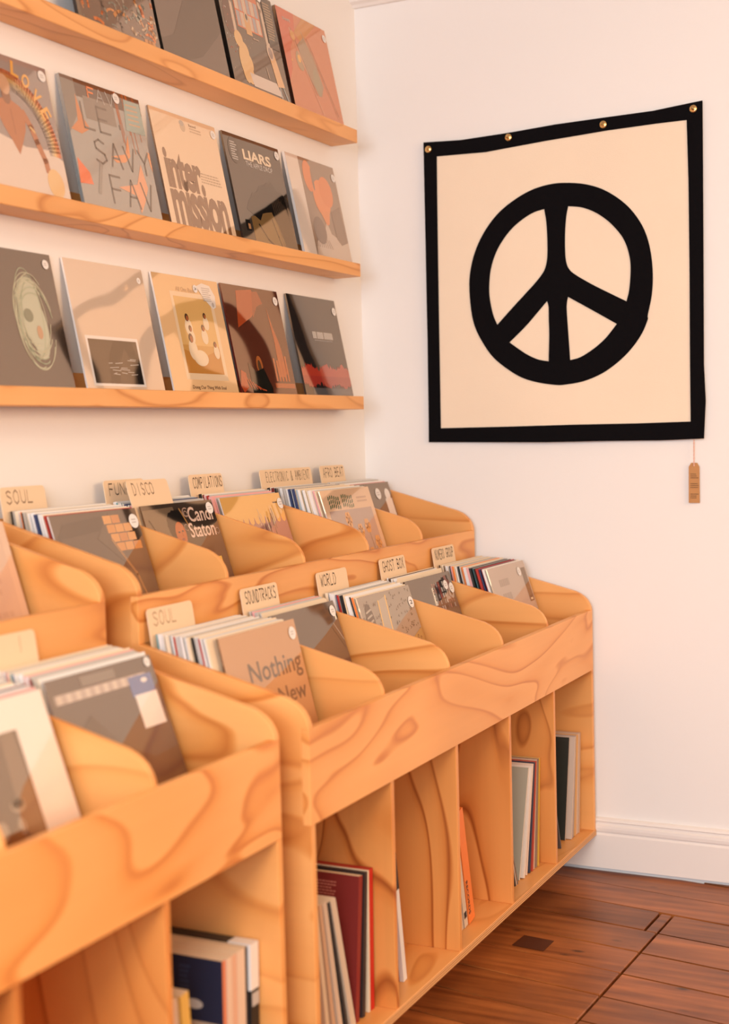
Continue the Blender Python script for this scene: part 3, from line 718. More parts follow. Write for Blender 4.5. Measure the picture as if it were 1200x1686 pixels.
# ------------------------------------------------------------------ plywood record racks
PITCH, T = 0.3695, 0.018
XF, XU = 0.796, 0.402                      # front planes of the lower and the upper tier
Z_PT, Z_PB, Z_B0, Z_B1 = 0.839, 0.648, 0.116, 0.136
FLOOR_LO, FLOOR_UP = 0.694, 0.948
CURVE_LO = [(XF, 0.839), (0.7945, 0.848), (0.790, 0.8595), (0.782, 0.8725), (0.772, 0.882), (0.7605, 0.8895), (0.745, 0.897)]
CURVE_UP = [(XU, 1.087), (0.4010, 1.098), (0.3965, 1.111), (0.388, 1.124), (0.377, 1.135), (0.364, 1.144), (0.348, 1.1515)]
def slope_lo(x): return 0.897 + (0.745 - x) * 0.262
def slope_up(x): return 1.1515 + (0.348 - x) * 0.285
END_PROFILE = [(0.022, Z_B1), (XF, Z_B1), (XF, Z_PB), (XF - T, Z_PB), (XF - T, Z_PT)] + CURVE_LO + [(XU, slope_lo(XU)), (XU - T, slope_lo(XU)), (XU - T, 1.087)] + CURVE_UP + [(0.022, slope_up(0.022))]

def rack(yend, dx, label):
    """origin at the far end, at floor level; the near end is at -5 pitches"""
    r = empty('record_rack', (dx, yend, 0.0)); tag(r, label, 'record rack', 'two-tier plywood record racks')
    ln = 5 * PITCH
    for y in (0.0, -ln):
        V, Fc = extrude_xz(END_PROFILE, -T / 2, T / 2, 0.0012); obj('end_panel', V, Fc, M['wx'], r, (0, y, 0))
    lo = [(XU + 0.001, FLOOR_LO - .003), (XF - T - .0005, FLOOR_LO - .003)] + [(x - T - .0005, z) for x, z in CURVE_LO] + [(XU + .001, slope_lo(XU + T))]
    up = [(0.026, FLOOR_UP - .003), (XU - T - .0005, FLOOR_UP - .003)] + [(x - T - .0005, z) for x, z in CURVE_UP] + [(.026, slope_up(.026 + T))]
    cb = [(.412, Z_B1), (XF - .003, Z_B1), (XF - .003, Z_PB), (XF - T - .0005, Z_PB), (XF - T - .0005, FLOOR_LO - .0215), (.412, FLOOR_LO - .0215)]
    m_lo = m_up = m_cb = None
    for k in range(1, 5):
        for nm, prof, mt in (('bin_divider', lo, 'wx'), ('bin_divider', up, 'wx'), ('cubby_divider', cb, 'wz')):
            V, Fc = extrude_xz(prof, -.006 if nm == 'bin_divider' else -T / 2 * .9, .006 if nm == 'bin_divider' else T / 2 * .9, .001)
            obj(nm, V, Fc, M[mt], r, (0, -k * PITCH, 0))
    a, b_ = -ln - T / 2, T / 2
    obj('front_panel', *bevel_box(XF - T, XF, a, b_, Z_PB, Z_PT, .0012), M['wy'], r)
    obj('front_panel', *bevel_box(XU - T, XU, a, b_, slope_lo(XU) - .0, 1.087, .0012), M['wy'], r)
    obj('front_panel_backing', *box(XU - T, XU - .002, -ln + T / 2, -T / 2, FLOOR_LO, slope_lo(XU) - .0005), M['wy'], r)
    obj('base_board', *bevel_box(.03, XF + .001, a - .001, b_ + .001, Z_B0, Z_B1, .0015), M['wy'], r)
    obj('ply_edge', *box(XF + .0008, XF + .0018, a, b_, Z_B0 + .0015, Z_B1 - .0015), M['edge'], r)
    obj('bin_floor', *box(XU + .0005, XF - T, -ln + T / 2, -T / 2, FLOOR_LO - .021, FLOOR_LO - .003), M['wy'], r)
    obj('bin_floor', *box(.026, XU - T, -ln + T / 2, -T / 2, FLOOR_UP - .021, FLOOR_UP - .003), M['wy'], r)
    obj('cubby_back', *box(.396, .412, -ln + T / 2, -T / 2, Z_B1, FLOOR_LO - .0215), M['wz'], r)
    obj('back_panel', *box(.022, .0255, -ln + T / 2, -T / 2, FLOOR_UP - .021, slope_up(.022)), M['wy'], r)
    obj('plinth', *box(.06, .56, a + .06, b_ - .06, 0.0015, Z_B0), M['wy'], r)
    return r
Y_FAR, Y_NEAR, DX_NEAR = -0.0303, -1.9850, -0.014
rack(Y_FAR, 0.0, 'two-tier pine plywood record rack standing against the far wall')
rack(Y_NEAR, DX_NEAR, 'blurred two-tier plywood record rack in the near left foreground')

# ------------------------------------------------------------------ filed records
SP = {'white': (WHITE, 5), 'cream': (CREAM, 3), 'pink': (PINK, 1.2), 'red': (RED, 1), 'black': (BLACK, 1.6), 'navy': ((.03, .05, .14, 1), .8), 'grey': (LGREY, 2), 'orange': (ORANGE, .9), 'teal': (TEAL, .7), 'brown': (BROWN, .7), 'pale blue': (SKY, 1), 'yellow': (YELLOW, .5), 'maroon': (MAROON, .6)}
NAMES = list(SP); WT = [SP[n][1] for n in NAMES]
EDGES = [WHITE, CREAM, (.74, .66, .56, 1), (.70, .56, .42, 1), WHITE, LGREY, (.62, .50, .40, 1)]
def stack(yc, z, back_x, front_x, lean, bin_label, group, seed, force=None, dx=0.0, back_lean=9.0, dy=0.0):
    """records between back_x and front_x (X of the top of the sleeve) in one bin; the front one is built apart"""
    rr = random.Random(seed); x = back_x; end = front_x - .0125; seq = list(force or []); made = []
    while x < end:
        t = rr.choice([.003, .0035, .004, .0045, .006, .008]) if rr.random() < .9 else .010
        n = seq.pop(0) if seq else rr.choices(NAMES, WT)[0]
        col = SP[n][0]; e_ = rr.choice(EDGES) if n not in ('black', 'teal') or rr.random() < .4 else col
        fr_ = rr.choice([col, LGREY, CREAM, WHITE])
        h = LPH
        ln_ = back_lean + (lean - back_lean) * min(1, (x - back_x) / max(.02, end - back_x)); s_, c_ = math.sin(R(ln_)), math.cos(R(ln_))
        x += t / c_ + rr.uniform(.0013, .0022)
        if x > end + .004: break
        me = sleeve_mesh(t, fr_, col, e_)
        if not me.materials: me.materials.append(M['card'])
        o = bpy.data.objects.new('record', me); COL.objects.link(o)
        o.location = (x + s_ * LPH + dx, yc + dy + rr.uniform(-.006, .006), z + t * s_ + rr.uniform(.0005, .001)); o.rotation_euler = (0, -R(ln_), 0)
        made.append((o, n))
    for n in set(q for _, q in made):
        same = [o for o, q in made if q == n]
        for i, o in enumerate(same):
            tag(o, f'{n}-spined record filed in {group}' if len(same) == 1 else f'{ORD[i]} {n}-spined record from the back of {group}', 'record', f'filed records in {group}')

ORD = ('first', 'second', 'third', 'fourth', 'fifth', 'sixth', 'seventh', 'eighth', 'ninth', 'tenth', 'eleventh', 'twelfth', 'thirteenth', 'fourteenth', 'fifteenth', 'sixteenth')
def card(yl, w, top_x, z0, top_z, lean, text, label, x0=.10, x1=.82, ink=(.05, .03, .02, 1), dx=0.0, th=(.26, .84)):
    """upright card naming a bin: rounded corners, hand lettering on its upper edge"""
    s_, c_ = math.sin(R(lean)), math.cos(R(lean)); H = (top_z - z0) / c_; t = .0025
    r = empty('divider_card', (top_x + H * s_ + dx, yl + w / 2, z0), (0, -R(lean), 0)); tag(r, label, 'sign', 'lettered bin cards')
    rad = .010; P = [(-w / 2, 0), (w / 2, 0)]
    for cy, a0 in ((w / 2 - rad, 0), (-w / 2 + rad, 90)):
        for i in range(5): P.append((cy + rad * math.cos(R(a0 + i * 22.5)), H - rad + rad * math.sin(R(a0 + i * 22.5))))
    V, Fc = extrude_yz(P, -t, 0.0)
    obj('card', V, Fc, M['paper'], r, cols=[(.80, .60, .40, 1)] * len(Fc))
    p = Print(w, H); vis = .050 / H
    p.stroke(text, x0, 1 - vis + vis * th[0], x1, 1 - vis + vis * th[1] + .0 * vis, 0.0013 / w * 1.1, ink, .035, len(text))
    # strokes are measured in card widths, so squeeze them back to true thickness
    p.build('lettering', M['paper'], r)
    return r

def yc_of(k, yend): return yend - (k + .5) * PITCH
def yl_of(k, yend): return yend - (k + 1) * PITCH + .010

def front(k, yend, z, top_x, lean, label, t, frontc, spine, edge=WHITE, mat='print', dx=0.0):
    r = record_root('record', top_x + math.sin(R(lean)) * LPH + dx, yc_of(k, yend) + .002, z + .0006 + t * math.sin(R(lean)), lean, label)
    sleeve(r, t, frontc, spine, edge, mat)
    return r

LN = 18.0
# ---- lower tier, far rack (k counted from the far wall)
stack(yc_of(4, Y_FAR), FLOOR_LO, .4235, .569, 14, 'the lower bin behind the Nothing New record', 'the Nothing New bin', 41, ['teal', 'white', 'white', 'white', 'cream', 'white', 'white', 'red', 'grey', 'white', 'white', 'cream', 'black', 'grey', 'red', 'white'], dy=-.012)
r = front(4, Y_FAR, FLOOR_LO, .569, 14, 'tan record cover lettered Nothing New in a lower bin', .005, (.50, .27, .13, 1), DARK, DARK)
p = Print(LPW, LPH); p.text('Nothing', .27, .60, .965, .785, (.055, .045, .04, 1), .012); p.text('New', .57, .45, .945, .57, (.055, .045, .04, 1), .012); p.build('print', M['print'], r); sticker(r, .93, .905, .046, 31)
stack(yc_of(3, Y_FAR), FLOOR_LO, .4235, .4744, LN, 'the lower bin of the SOUNDTRACKS card', 'the SOUNDTRACKS bin', 42)
r = front(3, Y_FAR, FLOOR_LO, .4744, LN, 'plain black glossy record in the lower bin of the SOUNDTRACKS card', .004, (.045, .04, .038, 1), DARK, (.12, .1, .09, 1))
p = Print(LPW, LPH); p.line([(.86, .80), (.98, .62)], .012, BLACK); p.line([(.90, .82), (.99, .68)], .010, (.4, .33, .27, 1)); p.build('print', M['print'], r); sticker(r, .94, .92, .045, 32)
stack(yc_of(2, Y_FAR), FLOOR_LO, .4235, .5136, LN, 'the lower bin of the WORLD card', 'the WORLD bin', 43, ['cream', 'white', 'white', 'navy', 'red', 'black', 'white', 'black', 'orange', 'white', 'pale blue', 'white', 'teal', 'cream'])
r = front(2, Y_FAR, FLOOR_LO, .5136, LN, 'record cover with dense brown doodles and a yellow diagonal stripe in a lower bin', .004, (.30, .27, .23, 1), CREAM, WHITE)
p = Print(LPW, LPH); rr = random.Random(44)
for i in range(150):
    u, v = rr.uniform(.02, .97), rr.uniform(.40, .97); l = rr.uniform(.01, .03); a = rr.uniform(0, 6.28)
    p.line([(u, v), (u + l * math.cos(a), v + l * math.sin(a)), (u + l * math.cos(a + 1.3), v + l * math.sin(a + 1.3) * .8)], .007, (.16, .13, .10, 1), i == 0)
p.poly([(.26, .40), (.34, .93), (.50, .96), (.42, .40)], (.42, .38, .32, 1)); p.line([(.26, .40), (.35, .93)], .02, (.78, .50, .16, 1)); p.line([(.42, .40), (.50, .96)], .02, (.78, .50, .16, 1))
p.poly([(.30, .40), (1, .62), (1, 0), (0, 0), (0, .3)], (.40, .25, .07, 1)); p.ell(.13, .78, .07, .155, (.05, .04, .035, 1))
for i in range(5): p.line([(.085, .68 + i * .045), (.175, .70 + i * .045)], .016, (.40, .36, .3, 1), i == 0)
for i in range(60):
    u = rr.uniform(.70, .98); v = rr.uniform(0, .55); p.arc(u, v, .012, .016, 0, 300, .006, (.10, .06, .03, 1), 8, i == 0)
p.build('print', M['print'], r); sticker(r, .945, .85, .05, 33, txt='2')
stack(yc_of(1, Y_FAR), FLOOR_LO, .4235, .4774, LN, 'the lower bin of the GHOST BOX card', 'the GHOST BOX bin', 45)
r = front(1, Y_FAR, FLOOR_LO, .4774, LN, 'dark record cover with grey block letters in the lower bin of the GHOST BOX card', .005, (.05, .045, .042, 1), DARK, BLACK)
p = Print(LPW, LPH); rr = random.Random(46); p.layer()
for i in range(9):
    for j in range(5): p.rect(.52 + i * .048, .66 + j * .055, .552 + i * .048, .70 + j * .055, rr.choice([GREY, (.09, .08, .08, 1), BLACK, LGREY, (.22, .10, .08, 1)]), False)
p.text('20', .76, .74, .97, .88, (.36, .33, .31, 1), .03); p.build('print', M['print'], r); sticker(r, .945, .84, .05, 34); sticker(r, .83, .88, .045, 35, 'second round white sticker')
stack(yc_of(0, Y_FAR), FLOOR_LO, .4235, .5792, LN, 'the lower bin of the NUMERO GROUP card', 'the NUMERO GROUP bin', 47, ['black', 'cream', 'black', 'white', 'white', 'black', 'pink', 'orange', 'white', 'black', 'grey', 'orange', 'white', 'pink', 'black', 'teal', 'black', 'red', 'navy', 'red', 'white', 'cream', 'black'])
r = front(0, Y_FAR, FLOOR_LO, .5792, LN, 'pale grey record cover with a brown strip down its right side in a lower bin', .004, (.46, .39, .35, 1), CREAM, WHITE)
p = Print(LPW, LPH); rr = random.Random(48)
p.small(.20, .62, .52, .90, 2, (.36, .30, .27, 1), 5); p.poly([(.42, .40), (.60, .46), (.66, .30), (.50, .24)], (.30, .25, .2, 1)); p.poly([(.56, .36), (.80, .40), (.86, .2), (.60, .10)], (.52, .34, .22, 1)); p.line([(.70, .4), (.66, .1)], .02, (.36, .2, .12, 1)); p.line([(.78, .42), (.74, .1)], .02, (.36, .2, .12, 1))
p.rect(.86, .58, .975, .93, (.115, .075, .05, 1)); p.rect(.89, .595, .95, .615, CREAM); p.build('print', M['print'], r); sticker(r, .79, .90, .045, 36)
for k, txt, lab in ((4, 'SOUL', 'faint hand-lettered card at the back of the Nothing New bin'), (3, 'SOUNDTRACKS', 'hand-lettered card reading SOUNDTRACKS'), (2, 'WORLD', 'hand-lettered card reading WORLD'), (1, 'GHOST BOX', 'hand-lettered card reading GHOST BOX'), (0, 'NUMERO GROUP', 'hand-lettered card reading NUMERO GROUP')):
    ink = (.42, .27, .16, 1) if k == 4 else (.05, .03, .02, 1)
    card(yl_of(k, Y_FAR), .168, .4095, FLOOR_LO, 1.0585, 9, txt, lab, .09, .62 if txt in ('WORLD', 'SOUL') else .94, ink)

# ---- upper tier, far rack
UPB = .0445
stack(yc_of(4, Y_FAR), FLOOR_UP, UPB, .1466, LN, 'the upper bin of the SOUL card', 'the upper SOUL bin', 51, ['black', 'cream', 'orange', 'white', 'black', 'cream', 'white', 'white', 'navy', 'white', 'white', 'red'])
r = front(4, Y_FAR, FLOOR_UP, .1466, LN, 'dark brown record cover with a stepped orange block in the upper SOUL bin', .004, (.055, .038, .028, 1), WHITE, CREAM)
p = Print(LPW, LPH); p.poly([(.02, .82), (.12, .93), (.62, .97), (.60, .86), (.30, .84)], (.025, .016, .012, 1))
p.poly([(.46, .80), (.66, .98), (.78, .98), (.95, .55), (.80, .35), (.68, .40), (.70, .60)], (.075, .052, .036, 1)); p.layer()
for i, (u, v, n) in enumerate(((.58, .90, 2), (.60, .83, 3), (.62, .76, 3), (.66, .69, 3))):
    for j in range(n): p.rect(u + j * .10, v, u + .094 + j * .10, v + .062, rr.choice([(.62, .26, .06, 1), (.55, .21, .05, 1), (.66, .30, .08, 1)]), False)
p.line([(.05, .85), (.14, .55), (.16, .4)], .012, BLACK); p.line([(.62, .78), (.80, .50), (.88, .2)], .022, (.32, .16, .06, 1)); p.build('print', M['print'], r); sticker(r, .935, .90, .055, 41)
stack(yc_of(3, Y_FAR), FLOOR_UP, UPB, .1135, LN, 'the upper bin of the DISCO card', 'the DISCO bin', 52)
r = front(3, Y_FAR, FLOOR_UP, .1226, LN, 'dark record cover with a portrait and curly white lettering Candi Staton', .004, (.05, .036, .028, 1), DARK, CREAM)
p = Print(LPW, LPH); rr = random.Random(53)
p.poly([(.0, .62), (.0, .96), (.42, .97), (.46, .7), (.3, .5)], (.16, .115, .075, 1))
hair = [(.42 + (.135 + rr.uniform(-.012, .012)) * math.cos(a * .2244), .82 + (.13 + rr.uniform(-.015, .015)) * math.sin(a * .2244)) for a in range(28)]
p.poly(hair, BLACK); p.ell(.435, .745, .07, .10, (.50, .12, .03, 1)); p.ell(.415, .76, .014, .008, DARK); p.ell(.465, .765, .014, .008, DARK); p.ell(.445, .70, .022, .010, (.26, .05, .03, 1)); p.line([(.447, .755), (.455, .725)], .007, (.30, .07, .02, 1)); p.poly([(.28, .46), (.40, .63), (.5, .63), (.66, .60), (.84, .62), (.8, .4), (.3, .3)], BLACK)
p.line([(.50, .95), (.60, .74)], .012, (.50, .26, .08, 1)); p.line([(.06, .88), (.19, .66)], .012, BLACK)
LT = (.80, .60, .50, 1)
p.text('Candi', .60, .83, .95, .955, LT, .015); p.text('Staton', .56, .70, .93, .825, LT, .015)
p.arc(.575, .915, .04, .035, 60, 340, .010, LT); p.arc(.53, .79, .028, .025, 20, 300, .008, LT); p.arc(.955, .735, .024, .024, 0, 360, .008, LT); p.arc(.57, .905, .022, .02, 0, 300, .008, LT)
p.rect(.74, .44, .90, .52, YELLOW); p.build('print', M['print'], r); sticker(r, .935, .93, .05, 42)
stack(yc_of(2, Y_FAR), FLOOR_UP, UPB, .1136, LN, 'the upper bin of the COMPILATIONS card', 'the COMPILATIONS bin', 54, ['black', 'maroon', 'pink', 'red', 'pink', 'pink', 'cream', 'pink', 'maroon', 'white'])
r = front(2, Y_FAR, FLOOR_UP, .1136, LN, 'yellow and mauve record cover with a scalloped edge in the upper COMPILATIONS bin', .004, (.80, .47, .15, 1), WHITE, PINK)
p = Print(LPW, LPH); rr = random.Random(55); pts = [(0, 0), (1, 0), (1, .80)]
for i in range(11):
    u = 1 - (i + 1) / 11
    pts += [(u + .075, .745), (u + .045, .73), (u + .015, .745), (u, .80)]
p.poly(pts, (.42, .22, .20, 1))
for i in range(26): u = rr.uniform(.52, .80); v = rr.uniform(.64, .88); p.line([(u, v), (u + .01, v - rr.uniform(.06, .2))], .010, rr.choice([(.62, .40, .36, 1), (.5, .33, .3, 1), (.66, .48, .30, 1), (.2, .15, .12, 1)]), i == 0)
p.small(.84, .90, .92, .925, 1, BROWN, 3); p.build('print', M['print'], r); sticker(r, .965, .90, .05, 43)
stack(yc_of(1, Y_FAR), FLOOR_UP, UPB, .2162, LN, 'the upper bin of the ELECTRONIC and AMBIENT card', 'the ELECTRONIC bin', 56, ['black', 'maroon', 'black', 'brown', 'white', 'white', 'grey', 'white', 'navy', 'grey', 'navy', 'pale blue', 'white', 'pale blue', 'white', 'cream', 'white', 'pink', 'cream', 'black', 'white', 'white', 'pink'])
r = front(1, Y_FAR, FLOOR_UP, .2162, LN, 'pale record cover with wavy green lettering above flowers in an upper bin', .004, (.72, .50, .34, 1), WHITE, WHITE)
p = Print(LPW, LPH); rr = random.Random(57); p.poly([(.07, .02), (.93, .02), (.93, .80), (.07, .80)], (.44, .33, .29, 1))
for j in range(3):
    for i in range(13):
        if i == 6: continue
        u = .115 + i * .038; v = .825 + (2 - j) * .042 + .010 * math.sin(i); p.line([(u, v), (u + .012, v + .028)], .014, GREEN, i == 0); p.line([(u + .02, v + .028), (u + .014, v + .004)], .007, GREEN, False)
p.small(.68, .85, .90, .92, 2, (.55, .38, .28, 1), 4)
for u, v, s_ in ((.40, .70, 1.1), (.58, .58, 1), (.74, .62, 1), (.86, .44, 1.1), (.82, .24, 1.2), (.68, .34, 1)):
    for a in range(6): p.ell(u + .035 * s_ * math.cos(a * 1.05), v + .045 * s_ * math.sin(a * 1.05), .026 * s_, .032 * s_, (.74, .36, .12, 1), a == 0, 10)
    p.ell(u, v, .02, .025, (.36, .18, .08, 1), True, 10); p.line([(u, v - .06), (u + .02, v - .3)], .008, (.26, .2, .14, 1))
p.build('print', M['print'], r)
stack(yc_of(0, Y_FAR), FLOOR_UP, UPB, .1078, LN, 'the upper bin beside the far wall', 'the upper bin by the far wall', 58, ['cream', 'white', 'black', 'white', 'white'])
r = front(0, Y_FAR, FLOOR_UP, .1078, LN, 'dark grey record with white hang tag stickers in the upper bin beside the far wall', .004, (.10, .075, .06, 1), DARK, WHITE)
p = Print(LPW, LPH); p.rect(.82, .56, .975, .82, WHITE); p.ell(.90, .86, .06, .07, WHITE); p.rect(.86, .80, .95, .86, WHITE); p.build('print', M['print'], r); sticker(r, .68, .88, .06, 44)
for k, txt, lab, w, x1, dxs in ((4, 'SOUL', 'hand-lettered card reading SOUL on the upper tier', .150, .72, 0), (3, 'FUNK', 'hand-lettered card reading FUN, half hidden behind the DISCO card', .165, .64, 0), (2, 'COMPILATIONS', 'hand-lettered card reading COMPILATIONS', .165, .98, 0), (1, 'ELECTRONIC & AMBIENT', 'long hand-lettered card reading ELECTRONIC and AMBIENT', .31, .96, 0), (0, 'AFRO BEAT', 'small hand-lettered card at the upper bin beside the far wall', .165, .96, 0)):
    card(yl_of(k, Y_FAR), w, .0305, FLOOR_UP, 1.3125, 9, txt, lab, .10, x1, (.10, .06, .035, 1) if k < 4 else (.25, .15, .09, 1))
card(-1.492, .172, .0915, FLOOR_UP, 1.311, LN, 'DISCO', 'hand-lettered card reading DISCO', .10, .62, (.20, .11, .06, 1))

# ---- near rack
stack(yc_of(0, Y_NEAR), FLOOR_LO, .4235, .5137 - DX_NEAR, LN, 'the near lower bin behind the dark cover with a blue label', 'the near bin with the blue label', 61, dx=DX_NEAR)
r = front(0, Y_NEAR, FLOOR_LO, .5137 - DX_NEAR, 20, 'dark record cover with a blue and white label, blurred in the near rack', .004, (.055, .055, .06, 1), LGREY, (.12, .1, .1, 1), dx=DX_NEAR)
p = Print(LPW, LPH); rr = random.Random(62)
p.rect(.04, .85, .90, .905, (.42, .36, .33, 1)); p.layer()
for i in range(10): p.rect(.06 + i * .085, .852, .10 + i * .085, .902, (.58, .50, .44, 1), False)
p.rect(.3, .92, .62, .975, (.16, .15, .14, 1)); p.rect(.72, .77, .955, .895, BLUE); p.ell(.87, .86, .03, .015, WHITE); p.rect(.74, .575, .96, .78, WHITE)
p.poly([(.10, .62), (.3, .75), (.55, .45), (.75, .25), (.7, .12), (.4, .35)], (.025, .02, .02, 1)); p.poly([(.55, .5), (.75, .4), (1, .42), (1, 0), (.5, 0)], (.05, .028, .018, 1))
p.build('print', M['print'], r); sticker(r, .95, .96, .03, 63)
stack(yc_of(1, Y_NEAR), FLOOR_LO, .4235, .5508 - DX_NEAR, LN, 'the near lower bin behind the white bordered cover', 'the near bin with the white border', 64, ['white', 'cream', 'white', 'pink', 'white', 'white', 'orange', 'white', 'cream', 'white', 'white', 'white', 'red', 'maroon', 'pale blue'], dx=DX_NEAR)
r = front(1, Y_NEAR, FLOOR_LO, .5508 - DX_NEAR, 20, 'white bordered record cover with a dark photograph, blurred in the near rack', .005, (.80, .74, .68, 1), WHITE, WHITE, dx=DX_NEAR)
p = Print(LPW, LPH); rr = random.Random(65)
p.rect(.05, .12, .73, .83, (.045, .035, .03, 1)); p.poly([(.56, .12), (.60, .83), (.70, .83), (.73, .12)], (.13, .095, .07, 1))
for i in range(24): u, v = rr.uniform(.12, .58), rr.uniform(.18, .5); p.ell(u, v, rr.uniform(.02, .06), rr.uniform(.02, .05), rr.choice([(.09, .06, .035, 1), (.2, .16, .13, 1), (.05, .03, .02, 1), (.3, .25, .2, 1)]), i % 6 == 0, 10)
p.build('print', M['print'], r)
stack(yc_of(2, Y_NEAR), FLOOR_LO, .4235, .53, LN, 'the nearest lower bin of the near rack', 'the nearest lower bin', 66, dx=DX_NEAR)
stack(yc_of(0, Y_NEAR), FLOOR_UP, UPB, .1535 - DX_NEAR, LN, 'the upper bin of the near rack', 'the upper bin of the near rack', 67, dx=DX_NEAR)
r = front(0, Y_NEAR, FLOOR_UP, .160 - DX_NEAR, LN, 'pinkish cream record cover at the left edge, in the upper bin of the near rack', .004, (.66, .46, .34, 1), WHITE, WHITE, dx=DX_NEAR)
p = Print(LPW, LPH); p.rect(.06, .06, .94, .94, (.60, .42, .32, 1)); p.small(.3, .2, .9, .8, 8, (.52, .36, .28, 1), 8); p.build('print', M['print'], r)
card(yl_of(0, Y_NEAR), .140, .4095, FLOOR_LO, 1.065, 9, 'I', 'blank-looking blurred card at the left edge above the near bins', .62, .76, (.40, .25, .15, 1), dx=DX_NEAR)

# ------------------------------------------------------------------ records standing in the cubbies
BZ = Z_B1 + 0.0006
def cubby(y_bot, y_top, t, spine, face, label, x=.745, h=LPH, edge=None, group=None, parts=None, dx=0.0):
    """upright record, spine to the room; leans sideways from y_bot to y_top (Y of the face that looks to the camera)"""
    a = math.asin(max(-.5, min(.5, (y_top - y_bot) / h)))
    z = BZ
    r = empty('record', (x + dx, y_bot, z + (math.sin(a) * t if a > 0 else 0.0)), (-a, 0, 0)); tag(r, label, 'record', group)
    V, Fc = box(-LPW, 0, 0, t, 0, h)
    e_ = edge or CREAM
    obj('sleeve', V, Fc, M['card'], r, cols=[e_, e_, face, spine, face, e_])
    if parts:
        # face print lies on the camera side (y = 0), u from the back of the cubby to the spine
        p = Print(LPW, h); parts(p)
        V = [(-LPW / 2 + v[1], -v[0], v[2]) for v in p.V]
        obj('print', V, p.F, M['card'], r, cols=p.C)
    return r
def spine_text(r, t, h, st, v0, v1, col):
    pts, fs = text_mesh(st, .01)
    V = [(.0006, t * (.22 + .56 * (1 - y)) , h * (v1 - (v1 - v0) * x)) for x, y in pts]
    V = [(a, t * (.22 + .56 * y), h * (v1 - (v1 - v0) * x)) for (x, y), (a, _, _) in zip(pts, V)]
    o = obj('spine_lettering', V, [f[::-1] for f in fs], M['card'], r, cols=[col] * len(fs)); return o

cubby(-1.546, -1.538, .018, (.55, .02, .012, 1), (.45, .02, .015, 1), 'bright red-spined record at the right of the cubby', edge=RED)
cubby(-1.5545, -1.545, .006, CREAM, CREAM, 'cream-spined record between the red and the black spines')
cubby(-1.588, -1.560, .013, (.03, .022, .022, 1), (.03, .02, .02, 1), 'thick dark-spined record beside the maroon cover', edge=DARK)
def maroon_face(p):
    p.rect(.0, .0, 1, 1, (.20, .018, .015, 1)); p.rect(0, .70, .58, .96, (.50, .36, .32, 1)); p.small(.64, .74, .84, .95, 10, (.50, .17, .12, 1), 3); p.rect(.68, .55, .82, .66, (.42, .30, .2, 1)); p.rect(.70, .54, .80, .61, DARK); p.ell(.76, .60, .03, .04, LGREY); p.ell(.75, .42, .05, .07, BLACK); p.ell(.77, .45, .02, .025, CREAM); p.small(.66, .47, .86, .53, 2, RED, 4); p.small(.7, .3, .84, .34, 1, CREAM, 5)
cubby(-1.622, -1.588, .018, (.24, .02, .016, 1), (.20, .018, .015, 1), 'maroon record cover with small text and thumbnail pictures in a cubby', edge=CREAM, parts=maroon_face)
yb, yt = -1.652, -1.732
for i, (t, c, lab) in enumerate(((.020, (.62, .50, .38, 1), 'rightmost of the cream records leaning left in front of the maroon cover'), (.008, DARK, 'black-spined record among the leaning cream records'), (.016, (.62, .48, .36, 1), 'cream record left of the leaning black spine'), (.012, (.58, .36, .22, 1), 'tan record among the leaning cream records'), (.014, (.66, .50, .34, 1), 'leftmost pale record leaning in the cubby by the gap'))):
    cubby(yb, yt, t, c, c, lab, x=.752 - .002 * i, edge=CREAM); nx_ = (.008, .016, .012, .014, 0)[i] * 1.06 + .0012; yb -= nx_ + .009; yt -= nx_
r = cubby(-1.372, -1.418, .018, WHITE, WHITE, 'white-spined record with a black top in the second cubby', edge=WHITE)
V, Fc = box(-.02, .0005, -.0004, .0184, LPH * .72, LPH + .0004); obj('spine_label', V, Fc, M['card'], r, cols=[BLACK] * 6)
cubby(-1.3835, -1.4295, .010, (.22, .02, .018, 1), (.2, .02, .02, 1), 'maroon record behind the white spine in the second cubby', x=.735)
r = cubby(-.966, -1.036, .040, ORANGE, ORANGE, 'bright orange record leaning in the middle cubby', edge=ORANGE); spine_text(r, .022, LPH, 'RECORDS', .08, .38, DARK)
r = cubby(-.997, -1.064, .022, (.66, .54, .42, 1), (.6, .5, .4, 1), 'cream record leaning behind the orange one')
V, Fc = box(-.02, .0005, .004, .019, LPH * .075, LPH * .13); obj('spine_label', V, Fc, M['card'], r, cols=[BLACK] * 6)
cubby(-1.020, -1.083, .014, (.60, .46, .33, 1), (.6, .5, .4, 1), 'tan-white record nearest the divider in the middle cubby')
ys = -.435; yy = -.412
for i, (t, c, lab) in enumerate(((.006, (.72, .42, .05, 1), 'thin yellow-spined record at the right of the fourth cubby'), (.009, (.30, .2, .14, 1), 'brown-spined record beside the thin yellow spine'), (.010, (.62, .46, .36, 1), 'pinkish record in the fourth cubby'), (.007, (.48, .06, .03, 1), 'thin red-spined record in the fourth cubby'), (.007, (.035, .04, .07, 1), 'thin navy-spined record in the fourth cubby'), (.012, (.74, .58, .48, 1), 'wide peach-white record in the fourth cubby'), (.012, (.78, .68, .60, 1), 'clear-sleeved white record in the fourth cubby'))):
    ys -= t + .0055 + i * .0018; yy -= t + .0020
    cubby(ys, yy, t, c, c, lab, x=.752 - .0015 * (i % 3), edge=(.70, .55, .44, 1))
cubby(ys - .018, yy - .009, .007, (.70, .60, .50, 1), (.42, .40, .32, 1), 'grey-green record cover facing the room side in the fourth cubby', edge=(.66, .50, .40, 1))
